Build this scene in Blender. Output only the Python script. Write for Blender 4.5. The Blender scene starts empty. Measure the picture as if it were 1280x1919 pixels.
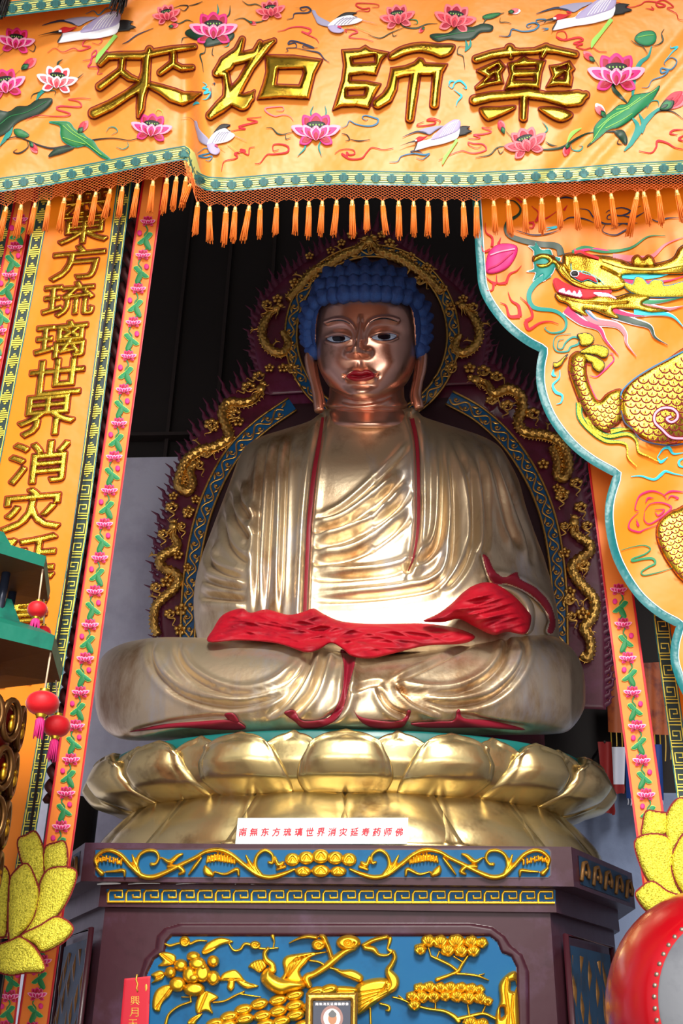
import bpy, math, random
import numpy as np
from mathutils import Vector, Matrix
from mathutils.bvhtree import BVHTree
random.seed(7); rng = np.random.RandomState(5)
SC = bpy.context.scene; COL = SC.collection

# ---------------------------------------------------------------- camera
FPX = 2000.0
th, ps, ro = math.radians(27), math.radians(4), math.radians(1.2)
CF = np.array([-math.sin(ps)*math.cos(th), math.cos(ps)*math.cos(th), math.sin(th)])
_R0 = np.array([math.cos(ps), math.sin(ps), 0.0]); _U0 = np.cross(_R0, CF)
CR = _R0*math.cos(ro) + _U0*math.sin(ro); CU = -_R0*math.sin(ro) + _U0*math.cos(ro)
CC = np.array([0.403, -5.0, 1.6])
cam = bpy.data.cameras.new('camera'); camo = bpy.data.objects.new('camera', cam); COL.objects.link(camo)
cam.sensor_fit = 'HORIZONTAL'; cam.sensor_width = 36.0; cam.lens = FPX*36.0/1280.0
cam.clip_start = 0.05; cam.clip_end = 200
camo.matrix_world = Matrix(((CR[0], CU[0], -CF[0], CC[0]), (CR[1], CU[1], -CF[1], CC[1]), (CR[2], CU[2], -CF[2], CC[2]), (0, 0, 0, 1)))
SC.camera = camo

# ---------------------------------------------------------------- light and exposure
SC.view_settings.view_transform = 'Standard'; SC.view_settings.look = 'None'
SC.view_settings.exposure = 0.0; SC.view_settings.gamma = 1.0; SC.view_settings.use_curve_mapping = False
W = bpy.data.worlds.new('sky'); SC.world = W; W.use_nodes = True
_n = W.node_tree.nodes; _l = W.node_tree.links
_bg = _n['Background']; _bg.inputs[1].default_value = 1.0
_sky = _n.new('ShaderNodeTexSky'); _sky.sky_type = 'HOSEK_WILKIE'; _sky.turbidity = 6.0; _sky.ground_albedo = 0.5
_sky.sun_direction = Vector((-0.35, -0.75, 0.6)).normalized()
_mx = _n.new('ShaderNodeMix'); _mx.data_type = 'RGBA'; _mx.inputs[0].default_value = 0.45
_mx.inputs[7].default_value = (1.0, 0.97, 0.93, 1)
_l.new(_sky.outputs[0], _mx.inputs[6]); _l.new(_mx.outputs[2], _bg.inputs[0])

def area(name, loc, target, sx, sy, power, col):
    l = bpy.data.lights.new(name, 'AREA'); l.shape = 'RECTANGLE'; l.size = sx; l.size_y = sy; l.energy = power; l.color = col
    o = bpy.data.objects.new(name, l); COL.objects.link(o); o.location = loc
    o.rotation_euler = (Vector(target)-Vector(loc)).to_track_quat('-Z', 'Y').to_euler()
    return o
area('doorway_daylight', (0.6, -11, 2.6), (0.1, 0.5, 4.8), 9.0, 4.5, 560, (1.0, 0.97, 0.93))
_s = bpy.data.lights.new('courtyard_sun', 'SUN'); _s.energy = 4.4; _s.angle = math.radians(18); _s.color = (1.0, 0.96, 0.9)
sun = bpy.data.objects.new('courtyard_sun', _s); COL.objects.link(sun)
sun.rotation_euler = Vector((-0.12, 1.0, -0.80)).to_track_quat('-Z', 'Y').to_euler()

# ---------------------------------------------------------------- pixel geometry
def rays(u, v):
    u = np.asarray(u, float); v = np.asarray(v, float)
    return CF + ((u-640)/FPX)[..., None]*CR - ((v-959.5)/FPX)[..., None]*CU
def P(u, v, Y):
    u, v, Y = np.broadcast_arrays(np.asarray(u, float), np.asarray(v, float), np.asarray(Y, float))
    d = rays(u, v); t = (Y-CC[1])/d[..., 1]
    return CC + d*t[..., None]
def Pz(u, v, z):
    d = rays(u, v); t = (z-CC[2])/d[..., 2]
    return CC + d*t
def pix(p):
    q = np.asarray(p)-CC; z = q@CF
    return 640+FPX*(q@CR)/z, 959.5-FPX*(q@CU)/z
def plane(Y):
    f = Y if callable(Y) else (lambda u, v: np.full(np.shape(u), float(Y)))
    return lambda u, v, h: P(u, v, f(u, v)-h)
class Drape:                      # a pixel falls on the surface a set of meshes makes
    def __init__(self, objs):
        V = []; F = []; bpy.context.view_layer.update()
        for o in objs:
            n = len(V); mw = o.matrix_world
            V += [mw@x.co for x in o.data.vertices]; F += [tuple(n+i for i in p.vertices) for p in o.data.polygons]
        self.t = BVHTree.FromPolygons(V, F)
    def __call__(self, u, v, h):
        d = rays(u, v); out = np.zeros(d.shape); hh = np.broadcast_to(h, np.shape(u))
        dd = d.reshape(-1, 3); oo = out.reshape(-1, 3); hf = np.asarray(hh).reshape(-1); last = None
        o0 = Vector(CC)
        for i in range(len(dd)):
            w = Vector(dd[i]).normalized(); r = self.t.ray_cast(o0, w)
            if r[0] is None:
                oo[i] = last if last is not None else np.nan
            else:
                last = np.array(o0+w*(r[3]-hf[i])); oo[i] = last
        bad = np.isnan(oo[:, 0])
        if bad.any() and not bad.all(): oo[bad] = oo[~bad][0]
        return out

# ---------------------------------------------------------------- objects
def tag(o, label=None, cat=None, group=None, kind=None):
    if label: o['label'] = label
    if cat: o['category'] = cat
    if group: o['group'] = group
    if kind: o['kind'] = kind
    return o
def thing(name, label, cat, loc=(0, 0, 0), group=None):
    o = bpy.data.objects.new(name, None); COL.objects.link(o); o.location = loc; o.empty_display_size = .1
    return tag(o, label, cat, group)
class MB:
    def __init__(s): s.v = []; s.f = []; s.m = []; s.mats = []; s.n = 0
    def mi(s, m):
        if m not in s.mats: s.mats.append(m)
        return s.mats.index(m)
    def add(s, V, F, m):
        V = np.asarray(V, float).reshape(-1, 3); i = s.mi(m); n = s.n
        s.v.append(V); s.n += len(V)
        if isinstance(F, np.ndarray): F = F.tolist()
        s.f += [[n+k for k in f] for f in F]; s.m += [i]*len(F)
        return s
    def build(s, name, parent=None, smooth=True, label=None, auto=None):
        me = bpy.data.meshes.new(name); V = np.concatenate(s.v) if s.v else np.zeros((0, 3))
        loc = np.zeros(3)
        if parent is not None: loc = np.array(parent.location)
        me.from_pydata((V-loc).tolist(), [], s.f); 
        for m in s.mats: me.materials.append(m)
        me.polygons.foreach_set('material_index', s.m); me.polygons.foreach_set('use_smooth', [smooth]*len(s.f)); me.update()
        if auto: me.set_sharp_from_angle(angle=math.radians(auto))
        o = bpy.data.objects.new(name, me); COL.objects.link(o)
        if parent is not None: o.parent = parent
        if label: o['label'] = label
        return o
def sub_of(part):                 # a parent stand-in for sub-parts: parts keep location 0 relative to their thing
    return part
def build_sub(mb, name, part, smooth=True, label=None, auto=None):
    root = part.parent; o = mb.build(name, root, smooth, label, auto); o.parent = part
    return o
def gridfaces(nr, nc, wrap=False):
    i = np.arange(nr-1)[:, None]; j = np.arange(nc if wrap else nc-1)[None, :]; k = (j+1) % nc
    return np.stack([i*nc+j, i*nc+k, (i+1)*nc+k, (i+1)*nc+j], -1).reshape(-1, 4)
def box(mb, c, s, m, rot=0):
    x, y, z = np.array(s)/2; V = np.array([(-x, -y, -z), (x, -y, -z), (x, y, -z), (-x, y, -z), (-x, -y, z), (x, -y, z), (x, y, z), (-x, y, z)])
    if rot: cs, sn = math.cos(rot), math.sin(rot); V = V@np.array([[cs, sn, 0], [-sn, cs, 0], [0, 0, 1]])
    mb.add(V+np.array(c), [(0, 3, 2, 1), (4, 5, 6, 7), (0, 1, 5, 4), (1, 2, 6, 5), (2, 3, 7, 6), (3, 0, 4, 7)], m); return mb
def prism(mb, poly, z0, z1, m, inset=0.0):
    p = np.array(poly, float); n = len(p)
    V = [(x, y, z0) for x, y in p]+[(x, y, z1) for x, y in p]
    F = [tuple(range(n))[::-1], tuple(range(n, 2*n))]+[(i, (i+1) % n, n+(i+1) % n, n+i) for i in range(n)]
    mb.add(V, F, m); return mb
def tube(mb, pts, r, m, n=8, caps=True):
    p = np.array(pts, float); k = len(p); r = np.broadcast_to(np.asarray(r, float), (k,))
    t = np.gradient(p, axis=0); t /= np.linalg.norm(t, axis=1)[:, None]+1e-12
    a = np.array([0, 1.0, 0]) if abs(t[0][1]) < .9 else np.array([1.0, 0, 0])
    V = []
    b = np.cross(t[0], a); b /= np.linalg.norm(b)
    for i in range(k):
        b = b-t[i]*(b@t[i]); b /= np.linalg.norm(b)+1e-12; c = np.cross(t[i], b)
        for j in range(n):
            q = 2*math.pi*j/n; V.append(p[i]+r[i]*(math.cos(q)*b+math.sin(q)*c))
    F = gridfaces(k, n, True).tolist()
    if caps: F += [list(range(n))[::-1], list(range((k-1)*n, k*n))]
    mb.add(V, F, m); return mb
def lathe(mb, prof, c, m, n=24, sx=1.0, sy=1.0, flute=None):
    V = []
    for r, z in prof:
        for j in range(n):
            q = 2*math.pi*j/n; rr = r*(1+(flute[1]*math.cos(flute[0]*q) if flute else 0))
            V.append((c[0]+rr*sx*math.cos(q), c[1]+rr*sy*math.sin(q), c[2]+z))
    mb.add(V, gridfaces(len(prof), n, True).tolist()+[list(range(n))[::-1], list(range((len(prof)-1)*n, len(prof)*n))], m); return mb
def ball(mb, c, r, m, n=12, k=8):
    rx, ry, rz = (r, r, r) if np.isscalar(r) else r
    V = [(c[0]+rx*math.sin(a)*math.cos(b), c[1]+ry*math.sin(a)*math.sin(b), c[2]+rz*math.cos(a)) for a in np.linspace(.02, math.pi-.02, k) for b in np.linspace(0, 2*math.pi, n, endpoint=False)]
    mb.add(V, gridfaces(k, n, True), m); return mb
def cr(pts, closed=False, n=6):
    p = np.array(pts, float)
    if len(p) < 3: return p
    q = np.vstack([p[-1], p, p[0], p[1]]) if closed else np.vstack([2*p[0]-p[1], p, 2*p[-1]-p[-2]])
    out = []
    for i in range(1, len(q)-2):
        a, b, c, d = q[i-1], q[i], q[i+1], q[i+2]
        for t in np.linspace(0, 1, n, endpoint=False):
            out.append(.5*((2*b)+(-a+c)*t+(2*a-5*b+4*c-d)*t*t+(-a+3*b-3*c+d)*t**3))
    if not closed: out.append(q[-2])
    return np.array(out)
def sm(*pts, n=5): return cr(list(pts), True, n)

# ---------------------------------------------------------------- pixel-outlined relief
def segdist(X, Y, A, B):
    best = np.full(X.shape, 1e9)
    for (ax, ay), (bx, by) in zip(A, B):
        dx, dy = bx-ax, by-ay; L = dx*dx+dy*dy+1e-12
        t = np.clip(((X-ax)*dx+(Y-ay)*dy)/L, 0, 1); best = np.minimum(best, (X-ax-t*dx)**2+(Y-ay-t*dy)**2)
    return np.sqrt(best)
def sd_segs(X, Y, A, B):
    d = segdist(X, Y, A, B); ins = np.zeros(X.shape, bool)
    for (ax, ay), (bx, by) in zip(A, B):
        if ay == by: continue
        ins ^= ((ay > Y) != (by > Y)) & (X < (bx-ax)*(Y-ay)/(by-ay)+ax)
    return np.where(ins, d, -d)
def sd_shape(X, Y, shapes):
    D = np.full(X.shape, -1e9)
    for s in shapes:
        k = s[0]
        if k == 'p':
            A = []; B = []
            for c in s[1]:
                c = np.array(c, float); A += list(c); B += list(np.roll(c, -1, 0))
            D = np.maximum(D, sd_segs(X, Y, A, B))
        elif k == 'g': D = np.maximum(D, sd_segs(X, Y, s[1], s[2]))
        else:
            q = np.array(s[1], float)
            for a, b in zip(q[:-1], q[1:]):
                dx, dy = b[0]-a[0], b[1]-a[1]; L = dx*dx+dy*dy+1e-9
                t = np.clip(((X-a[0])*dx+(Y-a[1])*dy)/L, 0, 1)
                D = np.maximum(D, a[2]+t*(b[2]-a[2])-np.hypot(X-a[0]-t*dx, Y-a[1]-t*dy))
    return D
def bbox(shapes):
    L = []
    for s in shapes:
        if s[0] == 'p': L += [np.array(c, float)[:, :2] for c in s[1]]
        elif s[0] == 'g': L.append(np.array(s[1]))
        else: q = np.array(s[1], float); r = q[:, 2:3]; L += [q[:, :2]-r, q[:, :2]+r]
    L = np.vstack(L); return L.min(0), L.max(0)
def puff(mb, shapes, mp, m, step=1.5, h=.01, edge=4.0, border=0.0, bm=None, base=.002, grooves=None, bump=None, grow=0):
    (x0, y0), (x1, y1) = bbox(shapes); pad = border+2*step+grow
    xs = np.arange(x0-pad, x1+pad+step, step); ys = np.arange(y0-pad, y1+pad+step, step)
    X, Y = np.meshgrid(xs, ys); D = sd_shape(X, Y, shapes)+grow
    gy, gx = np.gradient(D, step); gl = np.hypot(gx, gy)+1e-9; gx /= gl; gy /= gl
    inc = D > -border; cell = inc[:-1, :-1] | inc[1:, :-1] | inc[:-1, 1:] | inc[1:, 1:]
    out = ~inc; mv = np.clip(-border-D, 0, 1.6*step)
    U = np.where(out, X+gx*mv, X); V = np.where(out, Y+gy*mv, Y)
    q = np.clip(D/edge, 0, 1); H = h*np.sqrt(1-(1-q)**2)
    if grooves is not None:
        for pl, w, dep in grooves:
            pl = np.array(pl, float); g = segdist(X, Y, pl[:-1], pl[1:]); H = H-dep*np.exp(-(g/w)**2)*q
    if bump is not None: H = H+bump(X, Y)*q
    H = H+base
    ids = np.full(X.shape, -1); use = np.zeros(X.shape, bool)
    use[:-1, :-1] |= cell; use[1:, :-1] |= cell; use[:-1, 1:] |= cell; use[1:, 1:] |= cell
    ids[use] = np.arange(use.sum())
    pts = mp(U[use], V[use], H[use])
    c = np.argwhere(cell); i, j = c[:, 0], c[:, 1]
    F = np.stack([ids[i, j], ids[i+1, j], ids[i+1, j+1], ids[i, j+1]], -1)
    if bm is not None and border > 0:
        dm = (D[i, j]+D[i+1, j]+D[i, j+1]+D[i+1, j+1])/4; r = dm < 0.0
        n = mb.n; mb.add(pts, F[~r], m); k = mb.mi(bm); mb.f += (F[r]+n).tolist(); mb.m += [k]*int(r.sum())
    else: mb.add(pts, F, m)
    return mb
def strip(mb, pts, w, mp, m, h=.003, n=5, smooth=True, crown=.0015):
    p = np.array(pts, float)
    if p.shape[1] == 3: w = p[:, 2]; p = p[:, :2]
    w = np.broadcast_to(np.asarray(w, float), (len(p),))
    if smooth and len(p) > 2: q = cr(np.column_stack([p, w]), False, n); p = q[:, :2]; w = np.maximum(q[:, 2], .15)
    t = np.gradient(p, axis=0); t /= np.linalg.norm(t, axis=1)[:, None]+1e-9; nn = np.column_stack([-t[:, 1], t[:, 0]])
    L = p-nn*w[:, None]/2; R = p+nn*w[:, None]/2
    U = np.stack([L, p, R], 1); H = np.stack([np.full(len(p), h), np.full(len(p), h+crown), np.full(len(p), h)], 1)
    V = mp(U[..., 0].ravel(), U[..., 1].ravel(), H.ravel())
    mb.add(V, gridfaces(len(p), 3), m); return mb
def T(pts, ox, oy, s): return [(ox+p[0]/s, oy+p[1]/s)+tuple(q/s for q in p[2:]) for p in pts]

# ---------------------------------------------------------------- materials
def mat(name, col, rough=.6, metal=0.0, bump=None, var=None, spec=.5, sheen=0, coat=0, emit=None):
    m = bpy.data.materials.new(name); m.use_nodes = True; nt = m.node_tree; N = nt.nodes; L = nt.links
    b = N['Principled BSDF']; b.inputs['Base Color'].default_value = (*col, 1); b.inputs['Roughness'].default_value = rough
    b.inputs['Metallic'].default_value = metal; b.inputs['Specular IOR Level'].default_value = spec
    if sheen: b.inputs['Sheen Weight'].default_value = sheen; b.inputs['Sheen Roughness'].default_value = .4
    if coat: b.inputs['Coat Weight'].default_value = coat; b.inputs['Coat Roughness'].default_value = .15
    tc = N.new('ShaderNodeTexCoord')
    if var:          # list of (colour, noise scale, low, high[, stretch]) patches mixed over the base colour
        prev = None
        for k, it in enumerate(var):
            c2, sc, lo, hi = it[:4]
            nz = N.new('ShaderNodeTexNoise'); nz.inputs['Scale'].default_value = sc; nz.inputs['Detail'].default_value = 6; nz.inputs['Roughness'].default_value = .65
            if len(it) > 4:
                mp = N.new('ShaderNodeMapping'); mp.inputs['Scale'].default_value = it[4]; mp.inputs['Location'].default_value = (k*3.1, k*1.7, k); L.new(tc.outputs['Object'], mp.inputs[0]); L.new(mp.outputs[0], nz.inputs['Vector'])
            else: L.new(tc.outputs['Object'], nz.inputs['Vector'])
            rp = N.new('ShaderNodeMapRange'); rp.inputs[1].default_value = lo; rp.inputs[2].default_value = hi; L.new(nz.outputs[0], rp.inputs[0])
            mx = N.new('ShaderNodeMix'); mx.data_type = 'RGBA'; L.new(rp.outputs[0], mx.inputs[0])
            if prev is None: mx.inputs[6].default_value = (*col, 1)
            else: L.new(prev, mx.inputs[6])
            mx.inputs[7].default_value = (*c2, 1); prev = mx.outputs[2]
        L.new(prev, b.inputs['Base Color'])
    if bump:
        sc, st, dist = bump[:3]
        nz = N.new('ShaderNodeTexVoronoi' if len(bump) > 3 else 'ShaderNodeTexNoise'); nz.inputs['Scale'].default_value = sc
        L.new(tc.outputs['Object'], nz.inputs['Vector'])
        bp = N.new('ShaderNodeBump'); bp.inputs['Strength'].default_value = st; bp.inputs['Distance'].default_value = dist
        L.new(nz.outputs[0], bp.inputs['Height']); L.new(bp.outputs[0], b.inputs['Normal'])
    if emit: b.inputs['Emission Color'].default_value = (*emit[:3], 1); b.inputs['Emission Strength'].default_value = emit[3]
    return m
def s2l(*c): return tuple(((x/255+.055)/1.055)**2.4 if x/255 > .04045 else x/255/12.92 for x in c)
M = {}
def mk(k, rgb, *a, **kw): M[k] = mat(k, s2l(*rgb), *a, **kw)
mk('orange_satin', (242, 146, 56), .42, 0, (9, .25, .03), sheen=.1, spec=.35)
mk('orange_banner', (242, 132, 14), .45, 0, (9, .2, .02), sheen=.08, spec=.35)
mk('orange_streamer', (244, 136, 56), .5, 0, (12, .2, .02), spec=.3)
mk('sequin_gold', (206, 168, 56), .24, 1.0, (210, .35, .004), var=[(s2l(96, 52, 8), 30, .52, .72)])
mk('sequin_lemon', (246, 232, 76), .42, .5, (170, 1.0, .008), var=[(s2l(178, 166, 36), 150, .5, .62)])
mk('gold_leaf', (222, 176, 92), .34, .95, (40, .2, .01), var=[((.22, .08, .02), 9, .56, .72)])
mk('altar_gold', (228, 178, 44), .36, .85, (60, .15, .006), var=[((.25, .12, .02), 14, .6, .75)])
mk('dark_red_thread', (120, 10, 12), .8)
mk('red_thread', (205, 22, 36), .7)
mk('pink_thread', (226, 40, 130), .6); mk('pale_pink', (250, 170, 200), .6); mk('magenta', (206, 20, 96), .6); mk('rose', (214, 54, 74), .6); mk('salmon', (240, 120, 130), .6)
mk('deep_rose', (170, 8, 48), .6); mk('white_thread', (240, 238, 246), .6); mk('grey_thread', (160, 155, 185), .6); mk('lilac_thread', (176, 164, 206), .6); mk('black_thread', (14, 14, 18), .6)
mk('navy_thread', (28, 44, 78), .6); mk('blue_thread', (48, 120, 160), .6); mk('cyan_thread', (40, 190, 210), .6); mk('teal_thread', (0, 140, 130), .6)
mk('green_thread', (20, 130, 80), .6); mk('dark_green', (6, 52, 30), .5); mk('leaf_green', (24, 120, 60), .55); mk('lime', (150, 210, 90), .6)
mk('teal_satin', (0, 108, 112), .4, 0, (20, .3, .02), sheen=.2); mk('trim_lemon', (226, 224, 130), .5, .2); mk('trim_gold', (222, 206, 80), .45, .3); mk('trim_teal', (34, 112, 110), .6)
mk('trim_dark', (24, 50, 48), .6)
mk('red_satin', (196, 12, 28), .5); mk('tassel_orange', (240, 120, 20), .55); mk('tassel_cap', (240, 214, 130), .4, .3); mk('net_orange', (236, 116, 44), .6); mk('tassel_black', (22, 12, 14), .55)
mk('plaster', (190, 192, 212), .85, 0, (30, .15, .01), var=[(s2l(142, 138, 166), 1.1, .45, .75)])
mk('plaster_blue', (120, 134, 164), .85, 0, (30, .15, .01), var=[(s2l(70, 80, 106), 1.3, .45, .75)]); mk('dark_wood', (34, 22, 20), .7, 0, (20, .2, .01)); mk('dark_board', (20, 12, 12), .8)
mk('stone_floor', (120, 112, 104), .7, 0, (8, .2, .01)); mk('courtyard_stone', (190, 180, 165), .9)
ROBE = mat('robe_gold', s2l(222, 202, 168), .36, .85, (30, .12, .01), var=[((.34, .17, .06), 3.4, .5, .72, (1, 1, .45)), (s2l(214, 212, 214), 2.2, .55, .75, (1.6, 1, .4))], spec=.6)
SKIN = mat('gilded_skin', s2l(228, 176, 154), .28, .92, (14, .06, .01), var=[((.3, .12, .06), 4, .6, .8)])
LOTUSG = mat('lotus_gold', s2l(218, 196, 140), .27, .92, (18, .12, .01), var=[((.16, .08, .03), 3.6, .55, .75), (s2l(222, 218, 205), 2.5, .6, .8)])
# ---------------------------------------------------------------- the hall
def struct(mb, name, **k): o = mb.build(name, None, k.get('smooth', False)); o['kind'] = 'structure'; return o
def slab(name, c, s, m): return struct(box(MB(), c, s, M[m]), name)
slab('floor', (0, -1, -.1), (9.4, 8.4, .2), 'stone_floor')
slab('ground', (0, -14, -.12), (30, 17.6, .2), 'courtyard_stone')
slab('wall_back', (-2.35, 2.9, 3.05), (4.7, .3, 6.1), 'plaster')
slab('wall_back_upper', (-2.35, 2.98, 8.0), (4.7, .14, 3.8), 'dark_board')
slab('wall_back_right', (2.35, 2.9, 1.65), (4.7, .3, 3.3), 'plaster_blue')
slab('wall_back_right_upper', (2.35, 2.98, 6.6), (4.7, .14, 6.6), 'dark_board')
slab('wall_left', (-4.6, -.8, 5), (.2, 7.4, 10), 'plaster'); slab('wall_right', (4.6, -.8, 5), (.2, 7.4, 10), 'plaster')
slab('ceiling', (0, -.8, 9.95), (9.4, 7.9, .1), 'dark_wood')
slab('trim_1', (-2.5, 2.84, 6.36), (4.0, .10, 0.033), 'dark_wood')
for k in range(9): slab('trim_%d' % (k+2), (-4.2+k*.42, 2.88, 8.0), (.03, .06, 3.8), 'dark_wood')

# ---------------------------------------------------------------- altar pedestal
AL = [(-1.10, 0), (1.117, 0), (1.52, .75), (1.52, 2.2), (-1.50, 2.2), (-1.50, .75)]
def shrink(p, d):
    c = np.array([.01, 1.1]); q = np.array(p, float); s = np.sign(q-c); return q-s*d
mk('lacquer', (60, 28, 38), .42, 0, (14, .12, .01), var=[(s2l(92, 66, 92), 2.2, .5, .8), (s2l(44, 16, 24), 7, .55, .8)], spec=.3)
mk('lacquer_dark', (58, 18, 28), .4, coat=.2)
mk('altar_blue', (0, 86, 134), .55, 0, (10, .15, .01), var=[(s2l(0, 64, 104), 4, .5, .75)], spec=.25)
altar = thing('altar_pedestal', 'dark maroon carved altar pedestal with blue and gold panels under the lotus throne', 'altar', (0, 1.0, 0))
b = MB(); prism(b, shrink(AL, .0), 2.285, 2.455, M['lacquer']); b.build('top_slab', altar, False)
b = MB(); prism(b, shrink(AL, .075), 2.185, 2.285, M['lacquer']); b.build('fret_moulding', altar, False)
b = MB(); prism(b, shrink(AL, .10), .25, 2.185, M['lacquer']); prism(b, shrink(AL, -.02), 0, .25, M['lacquer']); b.build('body', altar, False)

# ---------------------------------------------------------------- lotus throne
TX, TY, RX, RY = .05, .90, 1.37, .83
throne = thing('lotus_throne', 'gold double-tiered lotus throne with teal top on the altar', 'lotus throne', (TX, TY, 2.455))
mk('throne_teal', (0, 96, 92), .45, 0, (12, .2, .01), coat=.2)
def ell(th, r, z): return np.stack([TX+RX*r*np.sin(th), TY-RY*r*np.cos(th), np.broadcast_to(z, np.shape(th))], -1)
b = MB(); q = np.linspace(0, 2*math.pi, 96, endpoint=False)
b.add(np.concatenate([ell(q, r, z) for r, z in ((.70, 2.458), (.72, 2.66), (.80, 2.78), (.93, 2.93), (.95, 3.01), (.93, 3.025), (.3, 3.03))]), gridfaces(7, 96, True), M['throne_teal']); b.build('teal_seat', throne)
PI = math.pi; D8 = PI/8
def petal(name, th0, half, prof, tipcut, bulge, dr=0, m=LOTUSG, tip=.0, wfun=lambda t: 1):
    ns, nt = 25, 22; s = np.linspace(-1, 1, ns)[None, :]; t = np.linspace(0, 1, nt)[:, None]
    te = t*(1-tipcut*np.abs(s)**2.6+tip*np.maximum(0, 1-np.abs(s)*4))
    pr = np.array(prof); r = np.interp(te, pr[:, 0], pr[:, 1]); z = np.interp(te, pr[:, 0], pr[:, 2])
    lip = .018*np.exp(-((np.abs(s)-.93)/.06)**2)+.02*np.exp(-((t-.97)/.04)**2)
    r = r+dr+bulge*(1-np.abs(s)**3)*np.sin(PI*np.clip(te*.85+.1, 0, 1))+lip
    th = th0+.03+s*half*np.array([wfun(x) for x in t[:, 0]])[:, None]
    o = ell(th, r, z); i_ = ell(th, r-.035, z-.004)
    b = MB(); V = np.concatenate([o.reshape(-1, 3), i_.reshape(-1, 3)]); F = gridfaces(nt, ns).tolist(); n = nt*ns
    F += [[n+k for k in f[::-1]] for f in F]
    ring = [i for i in range(ns)]+[k*ns+ns-1 for k in range(1, nt)]+[(nt-1)*ns+i for i in range(ns-2, -1, -1)]+[k*ns for k in range(nt-2, 0, -1)]
    F += [[ring[k], ring[(k+1) % len(ring)], n+ring[(k+1) % len(ring)], n+ring[k]][::-1] for k in range(len(ring))]
    b.add(V, F, m); return b.build(name, throne)
UP = [(0, .82, 2.735), (.12, .845, 2.745), (.35, .925, 2.79), (.6, .975, 2.865), (.85, .985, 2.955), (1.05, .955, 3.02)]
LO = [(0, .81, 2.745), (.1, .82, 2.725), (.35, .86, 2.645), (.65, .915, 2.555), (.9, .955, 2.485), (1, .96, 2.461)]
for k in range(-5, 6):
    petal('small_upper_petal', (k+.5)*D8, D8*.26, UP, .22, .03, -.012, tip=.06)
    petal('upper_petal', k*D8, D8*.44, UP, .2, .085, .012, tip=.04, wfun=lambda t: .80+.30*math.sin(PI*min(1, t*.8+.15))-.12*t)
    petal('small_lower_petal', k*D8, D8*.2, LO, 0, .0, .0)
    petal('lower_petal', (k+.5)*D8, D8*.66, LO, 0.06, .05, .015, wfun=lambda t: .74+.24*t)

# ---------------------------------------------------------------- the statue
SX = .03
buddha = thing('buddha_statue', 'large gilded seated Buddha statue with blue hair and gold robe on the lotus throne', 'statue', (SX, .9, 3.034))
def sgn(a, e): return np.sign(a)*np.abs(a)**e
class Carve:
    def __init__(s): s.L = []
    def g(s, pts, w=6, dep=.02, ridge=.5, side=1, taper=True): s.L.append((cr(pts, False, 6), w, dep, ridge, side, taper)); return s
    def __call__(s, V, front):
        u, v = pix(V); D = np.zeros(len(V))
        for pl, w, dep, ridge, side, taper in s.L:
            x0, y0 = pl.min(0)-6*w; x1, y1 = pl.max(0)+6*w
            k = np.where((u > x0) & (u < x1) & (v > y0) & (v < y1) & front)[0]
            if not len(k): continue
            X, Y = u[k], v[k]; best = np.full(len(k), 1e9); sd = np.zeros(len(k)); am = np.zeros(len(k)); n = len(pl)-1
            for i in range(n):
                (ax, ay), (bx, by) = pl[i], pl[i+1]; dx, dy = bx-ax, by-ay; L = dx*dx+dy*dy+1e-9
                tr = ((X-ax)*dx+(Y-ay)*dy)/L; t = np.clip(tr, 0, 1); d = np.hypot(X-ax-t*dx, Y-ay-t*dy)
                up = d < best; best[up] = d[up]; cx = (dx*(Y-ay)-dy*(X-ax))/math.sqrt(L)
                sd[up] = (np.sign(cx)*d)[up]; q = (i+t)/n; a = np.clip(np.minimum(q, 1-q)*6+.03, 0, 1) if taper else np.ones(len(k)); am[up] = a[up]
            ss = sd*side
            D[k] += am*(-dep*np.exp(-(ss/w)**2)+ridge*dep*np.exp(-((ss-1.9*w)/(1.5*w))**2)+.35*ridge*dep*np.exp(-((ss+1.7*w)/(1.3*w))**2))
        return D
def loft_mesh(name, V, nr, nc, m, carve=None, extra=None, cap=True, parent=buddha, depthdir=(0, -1, 0), sub=None):
    V = V.reshape(-1, 3)
    if carve is not None or extra is not None:
        N = V.reshape(nr, nc, 3); du = np.roll(N, -1, 1)-np.roll(N, 1, 1); dv = np.gradient(N, axis=0)
        nn = np.cross(du, dv).reshape(-1, 3); nn /= np.linalg.norm(nn, axis=1)[:, None]+1e-9
        vd = CC-V; vd /= np.linalg.norm(vd, axis=1)[:, None]; fr = (nn*vd).sum(1)
        if np.median(fr[V[:, 1] < np.percentile(V[:, 1], 30)]) < 0: nn = -nn; fr = -fr
        d = np.zeros(len(V))
        if carve is not None: d += carve(V, fr > .02)*np.clip(fr*3, 0, 1)
        if extra is not None: u, v = pix(V); d += extra(u, v)*np.clip(fr*3, 0, 1)
        V = V+nn*d[:, None]
    b = MB(); F = gridfaces(nr, nc, True).tolist()
    if cap: F += [list(range(nc))[::-1], list(range((nr-1)*nc, nr*nc))]
    b.add(V, F, m)
    return b.build(name, parent)
def rows(tab, step):
    t = np.array(tab, float); y = np.arange(t[0, 0], t[-1, 0]+.1, step)
    out = [y]
    for k in range(1, t.shape[1]):       # monotone-ish smooth interpolation
        q = cr(np.column_stack([t[:, 0], t[:, k]]), False, 8); o = np.argsort(q[:, 0]); out.append(np.interp(y, q[o, 0], q[o, 1]))
    return out
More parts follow.
